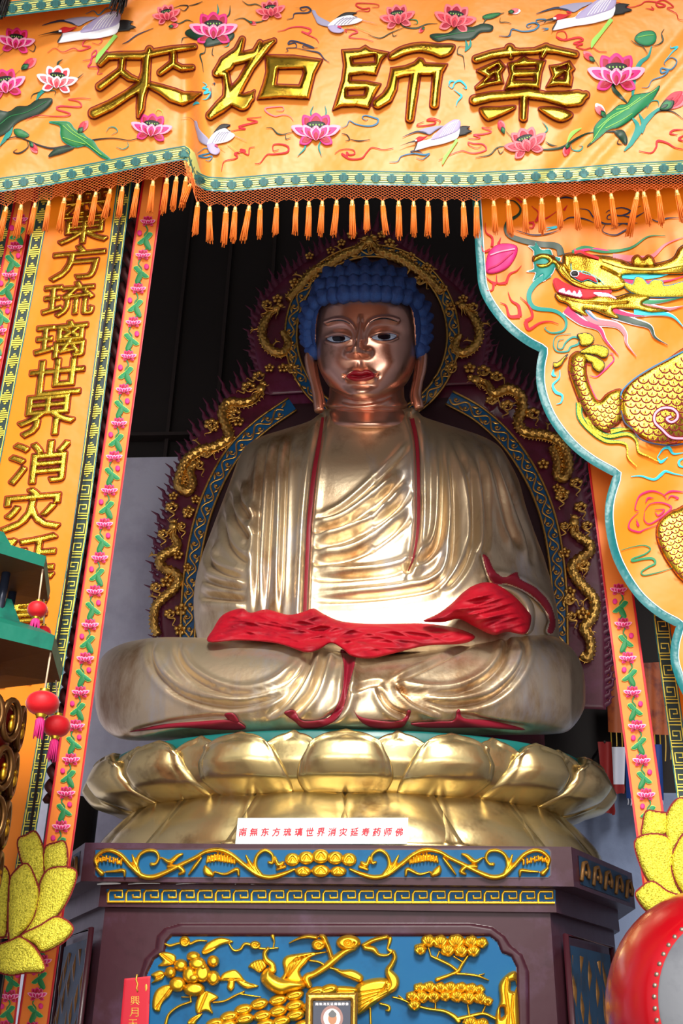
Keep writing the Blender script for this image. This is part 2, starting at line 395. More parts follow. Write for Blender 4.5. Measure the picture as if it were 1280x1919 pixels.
# torso and arms in one robe body: row, left edge, right edge, front depth, depth of the silhouette
y, xl, xr, df, yc = rows([(768, 606, 780, .22, 1.02), (780, 596, 792, .26, 1.02), (792, 572, 826, .31, 1.03), (805, 530, 868, .36, 1.04), (818, 490, 905, .41, 1.05), (835, 462, 934, .45, 1.05), (860, 447, 952, .49, 1.05),
    (900, 432, 972, .53, 1.05), (950, 413, 986, .555, 1.05), (1000, 394, 1003, .565, 1.03), (1040, 379, 1018, .57, 1.0), (1080, 368, 1030, .57, .97), (1120, 363, 1040, .56, .94), (1160, 364, 1046, .55, .92), (1200, 370, 1048, .53, .9), (1225, 376, 1044, .5, .9)], 2.5)
def ringang(nf, nb): # nf steps evenly spaced across the front, nb around the back
    t = np.linspace(1, -1, nf); w = np.arccos(np.clip(t, -1, 1)); e = np.linspace(0, PI, nf); w = .6*w+.4*e
    return np.concatenate([w, PI+np.linspace(0, PI, nb+2)[1:-1]])
def section(y, xl, xr, df, yc, a, ex, ey, back, tilt=0):
    yc = yc-(np.clip(690-y, -60, 250))*tilt
    V = np.zeros((len(y), len(a), 3)); ex = np.broadcast_to(ex, (len(y),))
    for i in range(len(y)):
        c, s = np.cos(a), np.sin(a); V[i] = P((xl[i]+xr[i])/2+(xr[i]-xl[i])/2*sgn(c, ex[i]), np.full(len(a), y[i]), yc[i]-np.where(s > 0, df[i], back)*sgn(s, ey))
    return V
ex = np.interp(y, [768, 800, 850, 1225], [1, .9, .72, .66])
a = ringang(420, 60); na = len(a); V = section(y, xl, xr, df, yc, a, ex, 1.05, .34)
C = Carve()
# red-edged collar lines, the robe panels on both sides, the chest cloth folds
C.g([(607, 782), (598, 830), (588, 890), (580, 970), (575, 1060), (571, 1150)], 6, .032, .9, 1, False)
C.g([(771, 782), (781, 830), (783, 890), (783, 980), (775, 1040), (765, 1072)], 6, .030, .9, -1, False)
for p in ([(500, 822), (489, 900), (482, 1000), (478, 1150)], [(523, 815), (512, 880), (505, 980), (497, 1150)], [(545, 806), (535, 880), (531, 980), (525, 1150)]): C.g(p, 4.5, .026, .8, 1)
for p in ([(446, 900), (450, 940), (462, 962), (472, 974)], [(432, 920), (440, 970), (458, 998), (470, 1010)], [(420, 960), (425, 1010), (442, 1038), (468, 1056)], [(398, 1010), (392, 1050), (418, 1073), (466, 1088)], [(380, 1085), (416, 1097), (464, 1106)]): C.g(p, 6, .034, .9, -1)
C.g([(372, 1115), (415, 1119), (464, 1122)], 8, .05, .6)
C.g([(582, 980), (640, 955), (700, 905), (745, 860), (770, 830)], 4, .016, .8, -1)
for p in ([(580, 998), (640, 985), (700, 945), (760, 893)], [(580, 1024), (640, 1012), (700, 985), (740, 955), (775, 915)], [(580, 1054), (650, 1046), (710, 1018), (775, 965)]): C.g(p, 6.5, .04, 1.0, -1)
C.g([(655, 985), (690, 970), (720, 940)], 6, .035, .6)
C.g([(578, 1084), (660, 1082), (740, 1072), (800, 1045), (825, 1000), (830, 900), (826, 815)], 6, .036, 1.0, -1)
C.g([(576, 1124), (680, 1121), (760, 1112), (815, 1098), (845, 1060), (852, 960), (840, 830)], 6, .034, 1.0, -1)
C.g([(820, 1108), (850, 1090), (880, 1040), (884, 960), (872, 880), (848, 818)], 6, .03, .9, -1)
for p in ([(895, 850), (908, 930), (912, 1010), (905, 1040)], [(903, 828), (930, 900), (950, 980), (972, 1030)], [(925, 838), (955, 920), (985, 1000), (1000, 1060)], [(880, 860), (890, 950), (890, 1040)]): C.g(p, 5.5, .026, .9, 1)
C.g([(905, 1095), (935, 1088), (975, 1100), (1015, 1130), (1035, 1165)], 7, .05, .6)
torso = loft_mesh('robe', V, len(y), na, ROBE, C)
# crossed legs: column, top row, bottom row, depth
x, yt, yb, yd = rows([(177, 1285, 1300, .86), (179, 1262, 1325, .85), (186, 1240, 1350, .83), (200, 1222, 1370, .80), (225, 1208, 1384, .76), (260, 1199, 1388, .71), (310, 1194, 1387, .65), (400, 1196, 1385, .56), (500, 1202, 1384, .49), (580, 1212, 1384, .46), (640, 1222, 1384, .45), (700, 1228, 1383, .46), (760, 1224, 1382, .48),
    (850, 1208, 1380, .54), (920, 1194, 1378, .60), (980, 1186, 1377, .66), (1030, 1190, 1376, .72), (1062, 1206, 1371, .77), (1082, 1229, 1352, .82), (1094, 1258, 1330, .85), (1097, 1285, 1315, .86), (1098, 1296, 1304, .86)], 2.5)
nl = 180; a = np.linspace(0, 2*PI, nl, endpoint=False); hd = np.interp(x, [177, 186, 225, 310, 640, 960, 1070, 1092, 1098], [.02, .16, .27, .36, .40, .36, .27, .14, .02])
V = np.zeros((len(x), nl, 3))
for i in range(len(x)):
    V[i] = P(np.full(nl, x[i]), (yt[i]+yb[i])/2-(yb[i]-yt[i])/2*sgn(np.sin(a), .8), yd[i]-hd[i]*sgn(np.cos(a), .85)+.1*np.sin(a)*hd[i])
    V[i, :, 2] = np.maximum(V[i, :, 2], 3.034)   # the robe rests flat on the seat
C = Carve()
C.g([(290, 1197), (282, 1225), (295, 1262), (335, 1298), (390, 1318), (450, 1322), (520, 1305), (560, 1275)], 6, .032, .9, -1)
C.g([(335, 1200), (332, 1225), (352, 1260), (400, 1290), (455, 1303), (510, 1292), (550, 1265), (580, 1225)], 6, .032, .9, -1)
C.g([(735, 1286), (790, 1300), (850, 1300), (905, 1278), (938, 1245), (950, 1210), (945, 1190)], 6, .030, .9, -1)
C.g([(745, 1290), (800, 1315), (860, 1322), (920, 1308), (965, 1270), (985, 1225), (975, 1188)], 6, .030, .9, -1)
C.g([(730, 1282), (790, 1255), (850, 1225), (890, 1205)], 4, .016, .8, -1)
C.g([(500, 1345), (540, 1310), (572, 1260), (590, 1220)], 6, .03, .8, 1); C.g([(545, 1345), (585, 1300), (603, 1250), (612, 1215)], 6, .032, .8, 1)
C.g([(655, 1225), (648, 1280), (640, 1325), (600, 1355)], 6, .035, .6, -1)
C.g([(650, 1300), (690, 1284), (720, 1280)], 5, .02, .8, 1); C.g([(705, 1288), (730, 1325), (770, 1345)], 5, .025, .8, 1); C.g([(740, 1280), (775, 1315), (830, 1338)], 5, .025, .8, 1)
C.g([(240, 1372), (330, 1352), (430, 1342)], 5, .018, .8, 1); C.g([(850, 1335), (920, 1352), (1000, 1366)], 5, .018, .8, 1)
legs = loft_mesh('crossed_legs_robe', V, len(x), nl, ROBE, C)
for vt in legs.data.vertices: vt.co.z = max(vt.co.z, .001)
# ---- head
y, xl, xr, df, yc = rows([(500, 650, 706, .10, .92), (508, 628, 730, .2, .92), (530, 604, 758, .30, .92), (555, 595, 770, .36, .92), (585, 590, 780, .39, .92), (620, 588, 784, .405, .92), (655, 590, 783, .405, .92), (680, 595, 779, .40, .92), (700, 602, 772, .39, .91), (718, 612, 762, .37, .89), (732, 624, 748, .345, .87), (744, 642, 730, .31, .85), (751, 660, 712, .25, .84)], 1.2)
a = ringang(260, 50); na = len(a); V = section(y, xl, xr, df, yc, a, .86, .95, .36, .0013)
def seg(u, v, pl): pl = np.array(pl, float); return segdist(u, v, pl[:-1], pl[1:])
def face(u, v):
    h = np.zeros_like(u); g = lambda d, w: np.exp(-(d/w)**2)
    nose = np.array([(676, 606, 4.2, .04), (675, 625, 4.6, .07), (674, 642, 5.6, .10), (673, 657, 8.2, .13), (672.5, 664, 9.5, .12)])
    t = np.clip(v, 600, 668); w = np.interp(v, nose[:, 1], nose[:, 2]); am = np.interp(v, nose[:, 1], nose[:, 3], left=.02)*np.clip((v-588)/16, 0, 1)*np.clip((674-v)/9, 0, 1)
    h += am*np.exp(-(np.abs(u-np.interp(v, nose[:, 1], nose[:, 0]))/w)**2.2)
    for sx in (-1, 1): h += .05*g(np.hypot(u-(673+sx*15), (v-662)*1.1), 8.5)
    # brows and eye sockets
    h += .026*g(seg(u, v, cr([(612, 605), (628, 600), (645, 600), (658, 608), (667, 622), (669, 640)])), 4.0)+.026*g(seg(u, v, cr([(744, 602), (728, 597), (709, 598), (693, 606), (684, 622), (682, 640)])), 4.5)
    for cx, cy in ((633, 622), (722, 619)):
        e = np.hypot((u-cx)/31, (v-cy)/16); h -= .038*np.exp(-(e)**4)
        h += .034*np.exp(-(np.hypot((u-cx)/25, (v-cy-6)/13))**2.5)
    for pl in ([(612, 632), (624, 628), (640, 628), (655, 633)], [(697, 630), (710, 626), (728, 624), (744, 629)]): h -= .010*g(seg(u, v, cr(pl)), 2.0)
    for pl in ([(612, 640), (630, 645), (646, 643), (656, 637)], [(698, 634), (712, 640), (730, 640), (744, 634)]): h += .008*g(seg(u, v, cr(pl)), 2.2)
    # cheeks, mouth, chin
    for cx in (622, 733): h += .036*g(np.hypot((u-cx)/27, (v-684)/27), 1)
    h += .026*g(np.hypot((u-676)/34, (v-704)/24), 1)
    h += .020*g(seg(u, v, cr([(654, 706), (664, 698), (676, 700), (688, 697), (700, 704)])), 5)+.024*g(seg(u, v, cr([(658, 709), (676, 713), (696, 708)])), 6)
    h -= .022*g(seg(u, v, cr([(648, 705), (662, 706), (676, 708), (690, 705), (706, 703)])), 2.4)
    for cx in (648, 706): h -= .014*g(np.hypot(u-cx, v-705), 5)
    h -= .014*g(np.hypot((u-676)/22, (v-722)/4.5), 1); h += .042*g(np.hypot((u-677)/22, (v-735)/10), 1)
    h -= .010*g(np.hypot((u-674)/4, (v-684)/9), 1)
    return h
head = loft_mesh('head', V, len(y), na, SKIN, None, face)
y, xl, xr, df, yc = rows([(722, 618, 757, .26, .98), (745, 616, 758, .29, .98), (757, 611, 764, .305, .99), (763, 613, 763, .295, .99), (767, 616, 760, .29, 1.0), (771, 612, 766, .31, 1.0), (783, 606, 776, .335, 1.0), (793, 603, 780, .35, 1.0), (802, 603, 780, .33, 1.0)], 1.5)
a = ringang(110, 40); na = len(a); V = section(y, xl, xr, df, yc, a, 1.0, 1.0, .25)
C = Carve().g([(640, 752), (670, 757), (710, 752), (735, 742)], 3, .012, 1, 1)
neck = loft_mesh('neck', V, len(y), na, SKIN, C)
# ---- details lying on the face
dh = Drape([head])
mk('hair_blue', (22, 52, 112), .75, 0, (40, .3, .01), var=[(s2l(40, 84, 156), 5, .45, .7)]); mk('lip_red', (150, 14, 34), .35, coat=.3); mk('eye_white', (160, 178, 204), .35, coat=.3); mk('iris_black', (8, 10, 22), .2, coat=.6); mk('liner', (14, 24, 70), .4)
b = MB(); puff(b, [('p', [sm((649, 706), (656, 699), (664, 694), (671, 693), (677, 696), (683, 693), (691, 693), (700, 699), (706, 703), (698, 710), (688, 714), (675, 715), (662, 714))])], dh, M['lip_red'], .8, .012, 6, base=.003, grooves=[(cr([(650, 705), (662, 705), (676, 707), (690, 704), (705, 703)]), 1.4, .012)]); lips = b.build('lips', buddha, label='dark red painted lips')
for e, ir, ey in ((sm((613, 635), (622, 630.5), (634, 629.5), (646, 630), (656, 635), (646, 639), (632, 641), (621, 639.5)), (635, 634.5), 'l'), (sm((697, 633), (706, 628), (718, 626), (731, 625.5), (743, 629), (735, 635), (722, 637), (708, 637)), (720, 631), 'r')):
    b = MB(); puff(b, [('p', [e])], dh, M['eye_white'], .7, .006, 3, 1.0, M['liner'], base=.003); eye = b.build('eye', buddha, label='blue-rimmed white eye looking down')
    b = MB(); puff(b, [('p', [[p for p in sm((ir[0]-11, ir[1]-4.6), (ir[0]+9, ir[1]-5.2), (ir[0]+11, ir[1]+3), (ir[0], ir[1]+5.5), (ir[0]-10, ir[1]+4))]])], dh, M['iris_black'], .7, .004, 2, base=.009); build_sub(b, 'iris', eye)
for pl in ([(611, 606, 1), (625, 601.5, 2.4), (642, 601, 2.2), (656, 607, 1)], [(692, 604, 1), (706, 598.5, 2.2), (724, 597, 2.6), (745, 603, 1)]): b = MB(); strip(b, pl, 0, dh, M['iris_black'], .004); b.build('eyebrow', buddha, label='thin dark painted eyebrow')
# ---- hair cap with pointed curls
hl = cr([(592, 662), (590, 625), (594, 590), (604, 570), (622, 559), (650, 556), (690, 555), (735, 557), (757, 562), (772, 578), (778, 605), (780, 640), (780, 660)], False, 8)
cap = MB(); nr = 26; edge = P(hl[:, 0], hl[:, 1], .9); V = []
y, xl, xr, df, yc = rows([(497, 640, 716, .16, .95), (504, 618, 738, .27, .95), (520, 595, 765, .35, .95), (540, 583, 782, .39, .95), (560, 578, 790, .41, .95), (590, 573, 796, .42, .96), (630, 574, 797, .42, .97), (668, 586, 790, .4, .98)], 2.0)
a = ringang(160, 60); na = len(a); V = section(y, xl, xr, df, yc, a, .86, .95, .4, .0013)
Vf = V.reshape(-1, 3); u, v = pix(Vf); pol = np.vstack([hl, [(780, 760), (592, 760)]]); A = list(pol); Bp = list(np.roll(pol, -1, 0)); D = sd_segs(u, v, A, Bp)
F = gridfaces(len(y), na, True); front = Vf[:, 1] < .95-(690-v)*.0013
keep = np.array([not all(D[k] > 0 and front[k] for k in f) for f in F]); cap.add(Vf, F[keep], M['hair_blue']); cap.f.append(list(range(na))); cap.m.append(0)
hair = cap.build('hair', buddha, label='blue painted hair of pointed curls')
lin = MB(); tube(lin, dh(hl[:, 0], hl[:, 1], np.full(len(hl), .012)), .012, SKIN, 6); lin.build('hairline_rim', buddha)
dhair = Drape([hair])
cm = MB(); nq = 14; prof = [(.062, -.03), (.064, .0), (.056, .022), (.038, 0.033), (.016, .062), (.003, .068)]
lathe(cm, prof, (0, 0, 0), M['hair_blue'], nq, flute=(7, .03)); cme = None
spots = []
for k, vv in enumerate((548, 529, 511, 499)):
    n = (9, 9, 7, 3)[k]; wv = (76, 80, 66, 30)[k]
    for j in range(n): t = (j-(n-1)/2)/((n-1)/2); spots.append((684+t*wv+(0), vv+(7 if k < 2 else 4)*t*t))
for vv, l, r in ((566, 592, 779), (585, 583, 789), (604, 579, 792), (623, 578, 793), (642, 581, 791), (658, 588, 787)): spots += [(l, vv), (r, vv-3)]
for vv, l, r in ((575, 577, 795), (596, 574, 797), (615, 574, 797), (634, 576, 796)): spots += [(l+3, vv), (r-3, vv)]
first = None
for (uu, vv) in spots:
    p = dhair(np.array([uu, uu+2., uu]), np.array([vv, vv, vv+2.]), np.zeros(3)); n = np.cross(p[1]-p[0], p[2]-p[0]); n /= np.linalg.norm(n)+1e-9
    if n@(CC-p[0]) < 0: n = -n
    cdir = p[0]-np.array([.12, .80, p[0][2]-.12]); cdir /= np.linalg.norm(cdir); n = n*.35+cdir*.65; n /= np.linalg.norm(n)
    q = Vector(n).to_track_quat('Z', 'Y')
    if first is None: first = cm.build('curl', None); o = first
    else: o = first.copy(); COL.objects.link(o)
    o.parent = hair; o.location = Vector(p[0])-Vector(buddha.location); o.rotation_euler = q.to_euler(); s = random.uniform(.9, 1.08); o.scale = (s, s, s)
# ---- long ears
for pts, side in (([(588, 655, .03), (580, 668, 0.033), (582, 690, 0.033), (588, 715, 0.028), (594, 740, 0.031), (597, 760, 0.033), (598, 770, .03)], -1), ([(783, 650, .03), (791, 664, 0.033), (790, 690, 0.033), (785, 715, 0.028), (781, 740, 0.031), (784, 757, 0.033), (786, 765, .03)], 1)):
    q = cr(pts, False, 6); b = MB(); c3 = P(q[:, 0], q[:, 1], .80); tube(b, c3, q[:, 2], SKIN, 12)
    inner = P(q[3:-6, 0]-side*6, q[3:-6, 1], .85); tube(b, inner, q[3:-6, 2]*.8, SKIN, 10); b.build('ear', buddha)
# ---- coloured linings and edges lying on the robe
dt = Drape([torso, legs]); mk('robe_red', (126, 8, 34), .5); mk('cloth_red', (164, 0, 26), .6, 0, (9, .5, .03), var=[(s2l(120, 0, 24), 5, .5, .7)], spec=.3)
for ed in ([(605, 782, 5), (598, 830, 7), (588, 890, 8), (580, 970, 8), (575, 1060, 7), (571, 1150, 7)], [(772, 784, 8), (781, 830, 7), (784, 890, 6), (784, 980, 6), (776, 1040, 4), (765, 1070, 2)]):
    b = MB(); strip(b, ed, 0, dt, M['robe_red'], .012); b.build('robe_edging', buddha, label='dark red edge of the open robe')
for pl in (sm((241, 1372), (300, 1358), (370, 1352), (420, 1349), (445, 1352), (460, 1366), (420, 1368), (340, 1364), (280, 1368)), sm((420, 1340), (436, 1336), (448, 1352), (440, 1358)),
    sm((532, 1336), (552, 1331), (565, 1350), (600, 1349), (622, 1338), (640, 1300), (645, 1250), (638, 1218), (655, 1225), (667, 1232), (655, 1280), (640, 1335), (612, 1360), (570, 1365), (552, 1352)),
    sm((659, 1318), (670, 1340), (700, 1349), (740, 1352), (758, 1345), (764, 1331), (770, 1334), (764, 1350), (750, 1364), (700, 1364), (672, 1348)), sm((770, 1356), (820, 1352), (850, 1350), (856, 1332), (862, 1330), (870, 1346), (920, 1350), (985, 1368), (900, 1364), (800, 1364))):
    b = MB(); puff(b, [('p', [pl])], dt, M['robe_red'], 1.5, .012, 5, base=.006); b.build('robe_lining', buddha, label='crimson lining showing along the hem')
b = MB()
puff(b, [('p', [sm((905, 1040), (915, 1045), (926, 1068), (945, 1082), (968, 1072), (975, 1085), (1005, 1102), (1030, 1130), (1041, 1165), (1036, 1186), (1026, 1183), (1030, 1160), (1012, 1130), (985, 1108), (950, 1094), (925, 1095), (912, 1070))])], dt, M['robe_red'], 1.5, .015, 6, 3.5, ROBE, base=.02); b.build('sleeve_lining', buddha, label='red lined sleeve opening with pale rim')
b = MB()
puff(b, [('p', [sm((930, 1098), (960, 1100), (990, 1118), (1003, 1145), (1000, 1180), (985, 1188), (985, 1150), (965, 1120))])], dt, ROBE, 2, .05, 14, base=.004); b.build('sleeve_cuff', buddha)
# ---- draped red cloths over the hands
class SmoothY:                    # the depth of the draped-over body, softened like a cloth would lie
    def __init__(s, objs, u0, u1, v0, v1, st=6, k=3):
        d = Drape(objs); s.u = np.arange(u0, u1, st); s.v = np.arange(v0, v1, st); U, V_ = np.meshgrid(s.u, s.v); Y = d(U.ravel(), V_.ravel(), np.zeros(U.size))[:, 1].reshape(U.shape)
        sh = lambda A, i, j: np.pad(A, k, 'edge')[k+i:k+i+A.shape[0], k+j:k+j+A.shape[1]]; R_ = range(-k, k+1)
        Y = np.min([sh(Y, i, j) for i in R_ for j in R_], 0); s.Y = np.mean([sh(Y, i, j) for i in R_ for j in R_], 0)
    def __call__(s, u, v):
        x = np.clip((np.asarray(u)-s.u[0])/(s.u[1]-s.u[0]), 0, len(s.u)-1.001); y_ = np.clip((np.asarray(v)-s.v[0])/(s.v[1]-s.v[0]), 0, len(s.v)-1.001); i = x.astype(int); j = y_.astype(int); a_ = x-i; b_ = y_-j
        return s.Y[j, i]*(1-a_)*(1-b_)+s.Y[j, i+1]*a_*(1-b_)+s.Y[j+1, i]*(1-a_)*b_+s.Y[j+1, i+1]*a_*b_
lapY = SmoothY([torso, legs], 370, 1020, 1070, 1250)
def wr(seed, sc=1.0):
    r = np.random.RandomState(seed); K = [(r.uniform(-.05, .05), r.uniform(.10, .20), r.uniform(0, 6), r.uniform(.008, .016)) for _ in range(3)]
    def f(u, v):
        s = 0
        uu = u+9*np.sin(v*.07+seed)+7*np.sin(u*.03); vv = v+8*np.sin(u*.025+seed)
        for a_, b_, p_, h_ in K: s = s+h_*(1-np.abs(np.sin((a_*uu+b_*vv)+p_)))**1.4*sc
        return s
    return f
b = MB(); puff(b, [('p', [sm((390, 1203), (400, 1178), (418, 1152), (452, 1140), (470, 1148), (500, 1142), (540, 1152), (570, 1146), (588, 1140), (606, 1150), (640, 1164), (700, 1169), (790, 1168), (850, 1176), (890, 1192), (868, 1206), (800, 1210), (740, 1224), (695, 1234), (660, 1230), (642, 1216), (620, 1205), (596, 1218), (570, 1222), (520, 1206), (450, 1200))])], plane(lapY), M['cloth_red'], 1.4, .07, 20, base=.012, bump=wr(3, 1.6))
tag(b.build('lap_cloth'), 'long crumpled red cloth draped across the statue lap', 'cloth', 'red offering cloths')
handY = lambda u, v: lapY(u, v)-.10
b = MB(); puff(b, [('p', [sm((793, 1164), (820, 1150), (845, 1132), (868, 1110), (890, 1096), (915, 1091), (940, 1100), (965, 1118), (985, 1140), (996, 1158), (985, 1188), (950, 1184), (925, 1190), (890, 1175), (860, 1160), (830, 1166))])], plane(handY), M['cloth_red'], 1.6, .10, 26, base=0, bump=wr(8, 1.7))
tag(b.build('hand_cloth'), 'bunched red cloth covering the raised hand at the right sleeve', 'cloth', 'red offering cloths')
# ---------------------------------------------------------------- halo behind the statue
HY = 1.86; hp = plane(HY)
mk('plum', (92, 20, 50), .4, 0, (14, .2, .01), var=[(s2l(120, 50, 96), 2.0, .5, .8), (s2l(60, 8, 22), 5, .5, .75)], coat=.2)
mk('flame_plum', (96, 34, 62), .5, 0, (14, .2, .01), coat=.15); mk('halo_blue', (0, 84, 138), .4, coat=.2); mk('halo_dark', (46, 8, 22), .6)
GL = M['gold_leaf']
halo = thing('mandorla_halo', 'tall flame-edged carved halo with gold dragons behind the Buddha statue', 'halo', (.1, HY, 2.46))
lb = cr([(306, 1300), (300, 1195), (297, 1100), (303, 1020), (318, 940), (345, 865), (385, 795), (430, 742), (480, 697), (530, 662)], False, 8)
rb = cr([(880, 655), (930, 685), (985, 735), (1035, 800), (1080, 880), (1112, 980), (1130, 1100), (1136, 1250), (1136, 1330)], False, 8)
hb = cr([(505, 740), (482, 680), (478, 620), (500, 560), (545, 512), (600, 475), (650, 448), (690, 432), (735, 448), (790, 486), (842, 524), (882, 566), (908, 620), (908, 670), (890, 720)], False, 8)
def flames(base, size, lean, flip=1, step=15):
    seg = np.hypot(*np.diff(base, axis=0).T); s = np.concatenate([[0], np.cumsum(seg)]); out = []
    for k, d in enumerate(np.arange(4, s[-1], step)):
        x, y = np.interp(d, s, base[:, 0]), np.interp(d, s, base[:, 1]); x2, y2 = np.interp(d+3, s, base[:, 0]), np.interp(d+3, s, base[:, 1])
        t = np.array([x2-x, y2-y]); t /= np.linalg.norm(t)+1e-9; n = np.array([t[1], -t[0]])*flip
        if n[0]*(x-690) < 0 and abs(x-690) > 60: n = -n
        L = size*(1.0 if k % 3 == 0 else (.62 if k % 3 == 1 else .75))*random.uniform(.9, 1.1)
        up = np.array([0, -1.0]); d1 = n*.9+up*lean*.5; d2 = n*.55+up*lean
        p0 = np.array([x, y])-n*4; p1 = p0+d1*L*.45; p2 = p1+(n*.15+up*lean)*L*.3; p3 = p2+d1*L*.4
        out.append(('s', [(*p0, 6.5), (*p1, 4.3), (*p2, 2.6), (*p3, .5)]))
    return out
body_poly = np.vstack([lb, rb]); b = MB()
puff(b, [('p', [body_poly])], plane(HY+.02), M['plum'], 4, .012, 10); V = b.v[0]
b.build('body_panel', halo, label='plum red panel around the body'); b = MB(); box(b, (.12, HY+.06, 3.1), (2.3, .06, 1.29), M['plum']); b.build('support', halo, False)
for nm, base, sz, ln in (('body_flames', lb, 36, .75), ('body_flames', rb, 36, .9)):
    b = MB(); puff(b, flames(base, sz, ln), plane(HY+.03), M['flame_plum'], 1.6, .02, 5, base=0); b.build(nm, halo)
b = MB(); puff(b, [('p', [hb])], plane(HY-.02), M['plum'], 4, .012, 10); b.build('head_panel', halo, label='round plum panel behind the head')
b = MB(); puff(b, flames(hb, 32, .7, 1, 12), plane(HY+.0), M['flame_plum'], 1.6, .02, 5, base=0); b.build('head_flames', halo)
# bands
lc = cr([(350, 1260), (352, 1190), (357, 1090), (374, 990), (402, 910), (440, 845), (490, 797), (548, 757)], False, 10)
rc = cr([(842, 745), (900, 778), (955, 830), (1000, 900), (1030, 980), (1046, 1080), (1050, 1190), (1050, 1290)], False, 10)
hc = np.array([(697+152*math.cos(q), 628+158*math.sin(q)) for q in np.linspace(math.radians(-215), math.radians(35), 60)])
hcl = np.array([(697+152*math.cos(q), 628+158*math.sin(q)) for q in np.linspace(math.radians(35), math.radians(145), 30)])
ring = np.vstack([hc, hcl])
def offs(c, d):
    t = np.gradient(c, axis=0); t /= np.linalg.norm(t, axis=1)[:, None]; return c+np.column_stack([-t[:, 1], t[:, 0]])*d
def band(c, w, Y, closed=False):
    mp = plane(Y); b = MB(); strip(b, c, w, mp, M['halo_blue'], .0, smooth=False, crown=.003); bd = b.build('blue_band', halo)
    for d in (-w/2, w/2):
        b = MB(); q = offs(c, d); tube(b, mp(q[:, 0], q[:, 1], np.full(len(q), .006)), .010, GL, 6); build_sub(b, 'gold_rim', bd)
    # running vine of scrolls and leaves
    seg = np.hypot(*np.diff(c, axis=0).T); s = np.concatenate([[0], np.cumsum(seg)]); per = 46; b = MB()
    pt = lambda d, o: np.array([np.interp(d, s, offs(c, o)[:, 0]), np.interp(d, s, offs(c, o)[:, 1])])
    n = int(s[-1]/per)
    ds = np.linspace(2, n*per, n*10+1); vine = np.array([pt(d, w*.28*math.sin(2*PI*d/per)) for d in ds])
    strip(b, vine, 3.4, mp, GL, .008, smooth=False, crown=.006)
    for k in range(n):
        d0 = (k+.25)*per; sg = 1
        for j, sg in ((0, 1), (1, -1)):
            d = k*per+per*(.28+.5*j); cpt = pt(d, -sg*w*.12)
            sp = [cpt+np.array([math.cos(q), math.sin(q)])*(6.5-1.0*q) for q in np.linspace(0, 4.8, 14)]
            strip(b, sp, 2.2, mp, GL, .009, smooth=False, crown=.005)
            e = pt(d+9, sg*w*.18); e2 = pt(d+22, sg*w*.36); strip(b, [(*e, 1), (*((e+e2)/2), 5), (*e2, .8)], 0, mp, GL, .012, crown=.006)
            ctr = mp(np.array([cpt[0]]), np.array([cpt[1]]), np.array([.012]))[0]; ball(b, ctr, .012, GL, 8, 6)
    build_sub(b, 'gold_vine', bd)
ib = np.vstack([lc, rc]); b = MB(); puff(b, [('p', [ib])], plane(HY-.0), M['halo_dark'], 5, .004, 8); b.build('inner_panel', halo)
band(lc, 27, HY-.02); band(rc, 27, HY-.02)
b = MB(); puff(b, [('p', [ring])], plane(HY-.035), M['halo_dark'], 5, .004, 8); b.build('inner_panel', halo)
band(ring, 22, HY-.055)
K = .0038
